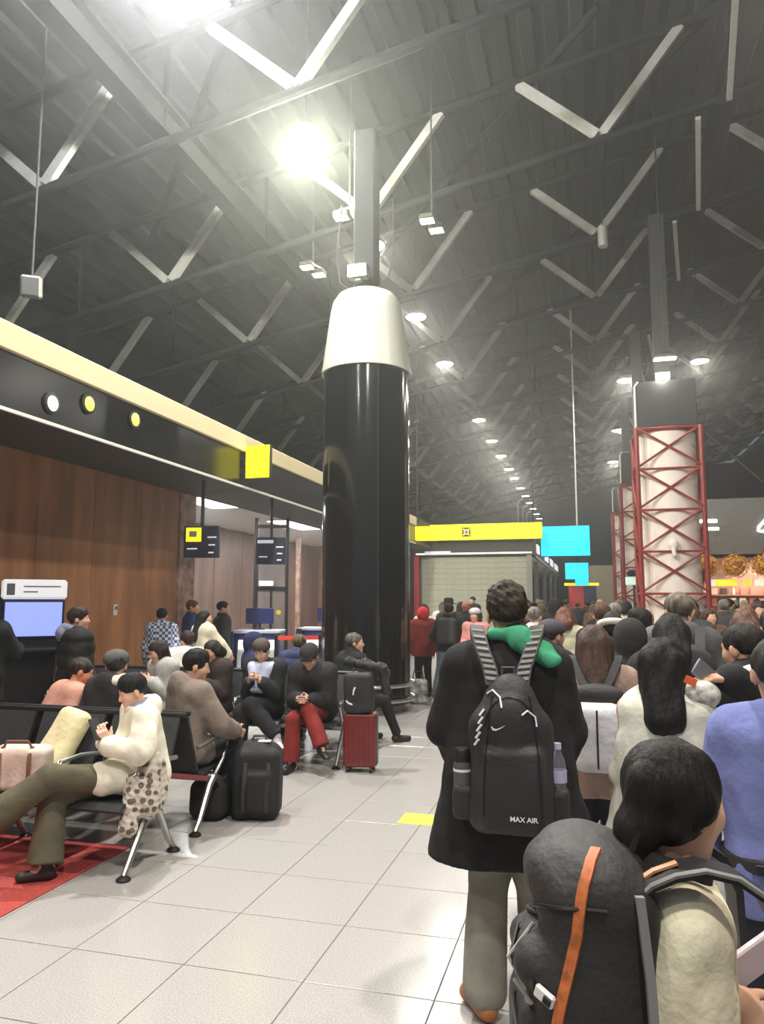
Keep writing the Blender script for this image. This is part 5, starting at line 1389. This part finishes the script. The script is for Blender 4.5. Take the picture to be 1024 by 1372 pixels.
SD().ell(hb['HP'](0, -0.01, 0.06), (0.098, 0.115, 0.08)).clip((0, 0, -1), -(hb['J']['head'][2] + 0.02)).build('cap', cloth((88, 88, 86)), hb['t'], 0.011)
t = thing('folded_coats', 'pile of cream and blue folded clothing on the second row seat', 'clothing', (-3.70, 5.34, 0.36))
q = SD().ell((0, 0, 0.10), (0.17, 0.2, 0.12)).cap((-0.05, -0.05, 0.2), (0.06, 0.05, 0.58), 0.11, 0.09, k=0.05); q.disp.append(d_fold(0.01, 22, 3)); q.build('blue_coat', cloth((84, 96, 150)), t, 0.013)
q = SD().ell((0.05, 0.04, 0.68), (0.16, 0.1, 0.06)); q.disp.append(d_fold(0.008, 30, 5)); q.build('cream_coat', cloth((226, 214, 196)), t, 0.012)
PH = dict(wr=(0.07, 0.30, 0.86), wl=(-0.07, 0.30, 0.86))
sitter('woman with long dark hair in pale grey coat reading her phone, third row', (-4.63, 7.70), PI - 0.5, 1.66, vox=0.012, lean=0.2, hpitch=0.45, face=True, top=dict(c=(168, 166, 160), th=0.035), hair=dict(style='long', c=(36, 30, 30), len=0.26), legs=dict(c=(60, 60, 64)), **PH)
sitter('woman with glasses in black jacket looking down, third row', (-4.03, 7.70), PI - 0.2, 1.66, vox=0.012, lean=0.12, hpitch=0.3, face=True, top=dict(c=(58, 50, 48), th=0.03), hair=dict(style='bob', c=(42, 38, 36), len=0.04), skin=(214, 150, 124), **PH)
ws = sitter('man in black coat over pale blue shirt with brown beanie, third row', (-3.43, 7.70), PI + 0.0, 1.72, vox=0.011, lean=0.15, hpitch=0.45, face=True, top=dict(c=(44, 44, 45), th=0.035, collar='none'), legs=dict(c=(34, 34, 36), th=0.035), shoes=(226, 224, 220), hair=dict(style='short', c=(40, 36, 34)),
            over=dict(kneeL=(-0.02, 0.42, 0.61), ankL=(-0.34, 0.48, 0.32), ftL=V3(-0.6, 0.6, -0.45)), **PH)
SD().ell(ws['HP'](0, -0.012, 0.058), (0.096, 0.116, 0.088)).clip((0, 0, -1), -(ws['J']['head'][2] + 0.012)).build('beanie', cloth((92, 80, 72)), ws['t'], 0.011)
q = SD().cap(ws['neck'] + V3(-0.06, 0.10, -0.06), ws['neck'] + V3(-0.04, 0.15, -0.26), 0.07, 0.06, k=0.04).cap(ws['neck'] + V3(0.06, 0.10, -0.06), ws['neck'] + V3(0.04, 0.15, -0.26), 0.07, 0.06, k=0.04)
q.cap(ws['neck'] + V3(-0.13, 0.04, -0.04), ws['neck'] + V3(-0.05, 0.1, -0.1), 0.06, k=0.04).cap(ws['neck'] + V3(0.13, 0.04, -0.04), ws['neck'] + V3(0.05, 0.1, -0.1), 0.06, k=0.04)
q.build('shirt_front', cloth((190, 198, 222)), ws['t'], 0.011)
rm = sitter('man in black jacket, dark cap and red trousers bent over his phone, third row', (-2.83, 7.68), PI + 0.06, 1.74, vox=0.011, lean=0.42, hpitch=0.55, face=True, top=dict(c=(46, 45, 46), th=0.045, collar='hood', lap=0.15), legs=dict(c=(128, 46, 42), th=0.020, flare=0.02), shoes=(30, 28, 28), hair=dict(style='short'),
            wr=(0.05, 0.44, 0.70), wl=(-0.05, 0.44, 0.70), over=dict(kneeR=(0.12, 0.46, 0.50), ankR=(0.12, 0.50, 0.09), kneeL=(-0.05, 0.46, 0.60), ankL=(-0.22, 0.56, 0.26), ftL=V3(-0.5, 0.7, -0.2)))
q = SD().ell(rm['HP'](0, -0.012, 0.058), (0.098, 0.118, 0.088), rm['Rh']); q.clip(-rm['HV'](0, 0, 1), -(rm['HV'](0, 0, 1) @ rm['HP'](0, 0, 0.025))); q.cap(rm['HP'](-0.05, 0.10, 0.035), rm['HP'](0.05, 0.10, 0.035), 0.02, k=0.02); q.build('cap', cloth((52, 46, 44)), rm['t'], 0.01)
for o_, nm_, lab_ in ((rm, 'phone', 'phone in the hands of the man in red trousers'), (ws, 'phone', 'phone in the hands of the man with the brown beanie')):
    c_ = (o_['J']['wrR'] + o_['J']['wrL']) / 2 + V3(0, 0.07, 0.03)
    t = frame_thing(nm_, lab_, 'phone', o_)
    MB().box(c_, (0.13, 0.065, 0.009), R=Rx(0.5), ch=0.003).build('case', mat('phone_pale', (150, 150, 156), 0.3), t)
    MB().box(c_ + V3(0, -0.003, 0.006), (0.12, 0.058, 0.003), R=Rx(0.5)).build('screen', mat('phone_screen', (20, 22, 30), 0.1), t)
sitter('person leaning forward with brown hair at the far left of the third row', (-5.75, 7.70), PI - 0.3, 1.68, vox=0.014, lean=0.25, hpitch=0.3, face=True, top=dict(c=(52, 46, 44), th=0.03), hair=dict(style='short', c=(60, 46, 40)), skin=(214, 150, 124))
sitter('man in black jacket with grey short hair facing away beside the column', (-2.83, 8.62), -0.7, 1.76, vox=0.012, lean=0.2, hyaw=-0.6, top=dict(c=(36, 36, 37), th=0.035, collar='stand'), hair=dict(style='short', c=(86, 80, 74), low=0.02), legs=dict(c=(36, 36, 38)), over=dict(ankR=(0.20, 0.62, 0.09), kneeR=(0.18, 0.44, 0.51)))
sitter('person in navy puffer jacket with brown hair, fourth row facing away', (-3.45, 8.62), 0.0, 1.70, vox=0.013, lean=0.15, top=dict(c=(62, 70, 100), th=0.055, quilt=0.10, collar='hood'), hair=dict(style='short', c=(88, 74, 60)))
sitter('person in navy hood turned sideways, fourth row', (-4.02, 8.62), -0.9, 1.72, vox=0.013, hyaw=-0.3, top=dict(c=(46, 50, 82), th=0.04, collar='up'), hair=dict(style='short'))
sitter('dark haired person in white hooded coat, fourth row facing away', (-4.95, 8.62), 0.3, 1.72, vox=0.013, lean=0.1, hyaw=0.9, top=dict(c=(232, 228, 216), th=0.055, collar='hood'), hair=dict(style='short', c=(48, 36, 32), vol=1.1))
person('person in black puffer with blue grey hood standing before the wood wall', (-4.90, 6.40), -0.75, 1.66, vox=0.012, group='people standing by the wood wall', hyaw=-0.35, top=dict(c=(34, 34, 31), th=0.06, hem=0.62, quilt=0.13, collar='none'), hair=dict(style='short', c=(42, 34, 31), vol=1.1, low=0.05), legs=dict(c=(36, 36, 36)), face=True)
o = bpy.data.objects[-1] if False else None
t0 = [ob for ob in COL.objects if ob.get('label', '').startswith('person in black puffer with blue grey hood')][0]
q = SD().tor((0, -0.02, 1.40), (0, 0.4, 1), 0.10, 0.04, k=0.03).ell((-0.02, -0.13, 1.37), (0.12, 0.06, 0.08), k=0.03); q.build('hood', cloth((120, 122, 146)), t0, 0.012)
person('man in black standing at the blue kiosk screen at the left edge', (-5.98, 6.35), 0.35, 1.74, vox=0.013, group='people standing by the wood wall', top=dict(c=(30, 30, 30), th=0.05, hem=0.7), hair=dict(style='short', c=(52, 52, 52), low=0.01), wr=(0.2, 0.4, 1.2))

# luggage
t = thing('travel_backpack', 'tall black travel backpack standing on the floor by the second row', 'backpack', (-2.58, 5.66, 0), 0.25)
q = SD().box((0, 0, 0.27), (0.185, 0.15, 0.27), rad=0.07).box((0.02, -0.14, 0.22), (0.13, 0.05, 0.16), rad=0.04, k=0.02).ell((0, 0.02, 0.52), (0.15, 0.11, 0.07), k=0.04); q.disp.append(d_fold(0.006, 22, 13)); q.build('pack_body', mat('black_fabric', (30, 30, 31), 0.8, bump=0.2, bscale=60), t, 0.010)
for x in (-0.08, 0.10): MB().ribbon([(x, -0.19, 0.08), (x, -0.205, 0.2), (x + 0.01, -0.18, 0.38), (x, -0.10, 0.52)], (1, 0, 0), 0.028, 0.008).build('strap', M_NYLON, t, 1)
MB().tube([(-0.06, 0, 0.57), (-0.04, 0, 0.62), (0.05, 0, 0.62), (0.07, 0, 0.57)], 0.01, 6).build('handle', M_NYLON, t, 1)
MB().box((0.05, -0.02, 0.585), (0.10, 0.06, 0.012), ch=0.003).build('white_label', mat('white_paper', (236, 232, 226), 0.6), t)
t = thing('black_duffel', 'low black bag on the floor under the second row seat end', 'bag', (-2.93, 5.58, 0), 0.1)
q = SD().box((0, 0, 0.15), (0.15, 0.17, 0.15), rad=0.08); q.disp.append(d_fold(0.006, 22, 14)); q.build('bag_body', mat('black_fabric', (30, 30, 31), 0.8, bump=0.2, bscale=60), t, 0.011)
MB().tube([(-0.08, -0.1, 0.28), (-0.05, -0.1, 0.36), (0.05, -0.1, 0.36), (0.08, -0.1, 0.28)], 0.009, 6).build('handle', M_NYLON, t, 1)

t = thing('suitcase', 'dark red upright suitcase with black rim beside the red trousers man', 'suitcase', (-2.26, 7.40, 0), 0.12)
M_CASE = mat('red_shell', (112, 34, 34), 0.3, var=0.06, spec=0.6)
SD().box((0, 0, 0.315), (0.165, 0.115, 0.265), rad=0.04).build('shell', M_CASE, t, 0.009)
for x in (-0.10, -0.05, 0.0, 0.05, 0.10): MB().box((x, -0.117, 0.315), (0.018, 0.012, 0.44), ch=0.004).build('rib', M_CASE, t)
for sx_ in (-1, 1): MB().box((0.163 * sx_, 0, 0.315), (0.016, 0.12, 0.50), ch=0.005).build('rim', mat('case_rim', (52, 44, 44), 0.4), t)
for x in (-0.12, 0.12):
    for y in (-0.08, 0.08):
        o = MB().box((x, y, 0.055), (0.03, 0.04, 0.03), ch=0.004).build('caster', M_BLACKPL, t)
        MB().lathe([(0.0001, -0.011), (0.026, -0.011), (0.028, 0), (0.026, 0.011), (0.0001, 0.011)], 12, (x, y, 0.028), Ry(PI / 2)).build('wheel', M_BLACKPL, o, 1)
for x in (-0.09, 0.09): MB().tube([(x, 0.07, 0.57), (x, 0.07, 1.03)], 0.010, 8).build('handle_tube', M_STEEL, t, 1)
MB().box((0, 0.07, 1.04), (0.22, 0.03, 0.035), ch=0.008).build('grip', M_BLACKPL, t)
t = thing('cabin_backpack', 'shiny black backpack with white marks resting on the red suitcase', 'backpack', (-2.26, 7.34, 0.582), 0.12)
q = SD().box((0, -0.01, 0.20), (0.15, 0.085, 0.20), rad=0.06); q.disp.append(d_fold(0.005, 24, 5)); pb = q.build('pack_body', M_NYLON, t, 0.009)
tr = bvh(pb)
poly_on(tr, [(-0.03, 0.06), (-0.045, 0.03), (-0.05, -0.02), (-0.038, -0.02), (-0.03, 0.02), (-0.015, 0.055)], (0.0, -1, 0.2), (1, 0, 0), (0, 0, 1), YD, M_REFL, t, 'white_mark', 0.004)
poly_on(tr, [(-0.11, 0.03), (-0.09, 0.01), (-0.05, -0.006), (-0.05, -0.022), (-0.095, -0.008), (-0.12, 0.018)], (0.0, -1, 0.10), (1, 0, 0), (0, 0, 1), YD, M_REFL, t, 'white_mark', 0.004)
t = thing('folded_jacket', 'black jacket draped over the grip of the red suitcase', 'jacket', (-2.26, 7.47, 1.03), 0.12)
q = SD().cap((-0.16, -0.03, 0.05), (0.22, -0.03, -0.03), 0.045, 0.05, k=0.03).cap((0.0, 0.03, 0.04), (0.24, 0.03, -0.08), 0.045, 0.05, k=0.03).cap((0.2, -0.02, -0.02), (0.24, -0.02, -0.24), 0.05, 0.045, k=0.04); q.disp.append(d_fold(0.007, 26, 2)); q.disp.append(d_fold(0.006, 60, 12)); q.build('drape', M_NYLON, t, 0.009)

# people at the service desks
G_D = 'people at the service desks'
person('brown haired traveller in blue jacket at the left service desk', (-6.10, 10.75), -0.8, 1.74, vox=0.015, group=G_D, top=dict(c=(58, 74, 124), th=0.03), hair=dict(style='short', c=(84, 58, 46)), hyaw=-0.6, skin=(210, 150, 122))
person('dark haired traveller in dark green jacket at the left service desk', (-5.98, 11.55), -0.9, 1.72, vox=0.015, group=G_D, top=dict(c=(44, 52, 46), th=0.03), hair=dict(style='short', c=(30, 28, 28)), hyaw=-0.3)
person('woman with long black hair in cream jacket before the service desk', (-5.50, 10.05), -0.5, 1.58, vox=0.014, group=G_D, top=dict(c=(224, 212, 184), th=0.045, hem=0.70), hair=dict(style='long', c=(30, 28, 28)), hyaw=-0.7, wr=(0.22, 0.36, 0.98), elbow_out=0.9)
pl_ = person('person in blue and white plaid shirt before the service desk', (-6.02, 9.75), 0.3, 1.62, vox=0.014, group=G_D, top=dict(c=(150, 160, 186), th=0.03, hem=0.72), hair=dict(style='short', c=(36, 32, 31)))
of = person('officer in navy uniform and cap behind the right service desk', (-5.12, 14.7), 2.6, 1.74, vox=0.015, group=G_D, top=dict(c=(48, 54, 92), th=0.025), hair=dict(style='short'), face=False)
SD().ell(of['HP'](0, 0.0, 0.085), (0.11, 0.13, 0.05)).cap(of['HP'](-0.05, 0.10, 0.055), of['HP'](0.05, 0.10, 0.055), 0.022, k=0.02).build('cap', cloth((66, 66, 84)), of['t'], 0.012)
pm = [m_ for m_ in pl_['t'].children if m_.name.startswith('coat')][0]
m_ = mat('plaid', (150, 160, 186), 0.85, var=0.01); nt = m_.node_tree
ck = nt.nodes.new('ShaderNodeTexChecker'); ck.inputs['Scale'].default_value = 24; ck.inputs[1].default_value = (*lin((70, 88, 138)), 1); ck.inputs[2].default_value = (*lin((214, 218, 222)), 1)
tc = nt.nodes.new('ShaderNodeTexCoord'); nt.links.new(tc.outputs['Object'], ck.inputs['Vector']); nt.links.new(ck.outputs['Color'], nt.nodes['Principled BSDF'].inputs['Base Color'])
pm.data.materials[0] = m_

# ================================================================ the far crowd
protos = []
rz_s = np.random.RandomState(11)
def proto(**k):
    P = person('proto', (0, 0), 0, 1.7, vox=0.021, **k); protos.append(P['t']); return P
proto(top=dict(c=(60, 60, 60), th=0.04), hair=dict(style='short'))
proto(top=dict(c=(60, 60, 61), th=0.045, collar='hood'), hair=dict(style='long', len=0.2), wr=(0.2, 0.2, 1.0))
proto(top=dict(c=(60, 61, 60), th=0.05, hem=0.65, quilt=0.13), hair=dict(style='bob', len=0.06), hyaw=0.4)
proto(top=dict(c=(61, 60, 60), th=0.03, hem=0.85), hair=dict(style='bun'), hyaw=-0.4, wl=(-0.2, 0.25, 1.1))
proto(top=dict(c=(61, 61, 60), th=0.04, collar='up'), hair=dict(style='short'))
coats = [('black', (38, 38, 38)), ('charcoal', (66, 66, 66)), ('brown', (104, 78, 62)), ('cream', (206, 194, 168)), ('navy', (48, 54, 80)), ('olive', (84, 86, 66)),
         ('salmon pink', (214, 140, 118)), ('dark red', (130, 56, 50)), ('grey', (132, 132, 130)), ('white', (222, 220, 212)), ('tan', (164, 130, 104))]
cw = [0.26, 0.17, 0.13, 0.07, 0.07, 0.07, 0.06, 0.05, 0.05, 0.04, 0.03]
hairs = [('black', (30, 28, 27)), ('dark brown', (62, 46, 40)), ('brown', (98, 70, 56)), ('grey', (110, 104, 98))]
spots = []
fixed = [(o.location.x, o.location.y) for o in COL.objects if o.get('category') == 'person']
for y0 in np.arange(7.2, 27, 0.72):
    for x0 in np.arange(-3.6, 9.0, 0.62):
        x = x0 + rz_s.uniform(-0.2, 0.2); y = y0 + rz_s.uniform(-0.25, 0.25)
        fx = x * 0.964 + y * 0.2656; fy = -x * 0.2656 + y * 0.964
        px = 512 + 1000 * fx / fy / 0.993
        if not (705 < px < 1040): continue
        if x < -2.0 and y > 26: continue
        if rz_s.rand() > (0.75 if y < 13 else 0.42): continue
        if min(math.hypot(x - a, y - b) for a, b in fixed + spots) < 0.58: continue
        if any(abs(x - 1.83) < 1.0 and abs(y - ty) < 1.0 for ty in (18.25, 26.7, 35.2)) or math.hypot(x - 0.55, y - 19.2) < 0.6 or math.hypot(x - 1.12, y - 20) < 0.5: continue
        spots.append((x, y))
spots.sort(key=lambda p: math.hypot(*p))
spots = spots[:120]
rows = {}
seen = {}
for i, (x, y) in enumerate(spots):
    pr_ = protos[i % len(protos)]
    cn, cc = coats[rz_s.choice(len(coats), p=cw)]
    hn, hc = hairs[rz_s.randint(len(hairs))]
    r = pr_ if i < len(protos) else pr_.copy()
    if i >= len(protos): COL.objects.link(r)
    h = rz_s.uniform(0.93, 1.04)
    r.location = (x, y, 0); r.rotation_euler = (0, 0, rz_s.uniform(-0.5, 0.5) + (0 if rz_s.rand() < 0.8 else PI)); r.scale = (h, h, h)
    D = math.hypot(x, y)
    where = ('near queue' if D < 9 else 'middle queue' if D < 13 else 'far queue' if D < 19 else 'hall end')
    side = 'left of towers' if x < 1.0 else ('before towers' if x < 2.6 else 'food counter side')
    key = (cn, hn, where, side)
    seen.setdefault(key, []).append((r, (x * 0.964 + y * 0.2656) / (-x * 0.2656 + y * 0.964)))
    lc = legs_c = [(40, 40, 44), (58, 62, 74), (76, 70, 62)][rz_s.randint(3)]
    kids = list(pr_.children) if i < len(protos) else []
    if i >= len(protos):
        for ch in pr_.children:
            c = ch.copy(); COL.objects.link(c); c.parent = r; kids.append(c)
    for c in kids:
        b_ = c.name.split('.')[0]
        m_ = cloth(cc) if b_ == 'coat' else hairm(hc) if b_ == 'hair' else cloth(lc) if b_ == 'trousers' else None
        if m_:
            c.material_slots[0].link = 'OBJECT'; c.material_slots[0].material = m_
nth = ['leftmost', 'second', 'third', 'fourth', 'fifth', 'sixth', 'seventh', 'eighth', 'ninth', 'tenth']
for (cn, hn, where, side), lst in seen.items():
    lst.sort(key=lambda p: p[1])
    for i, (r, _) in enumerate(lst):
        lab = 'traveller, %s coat, %s hair, %s, %s' % (cn, hn, where, side)
        if len(lst) > 1: lab += ', ' + nth[i] + (' of them' if i == 0 else ' from left')
        r['label'] = lab[0].upper() + lab[1:] if False else lab
        r['group'] = 'far travellers in the queue'
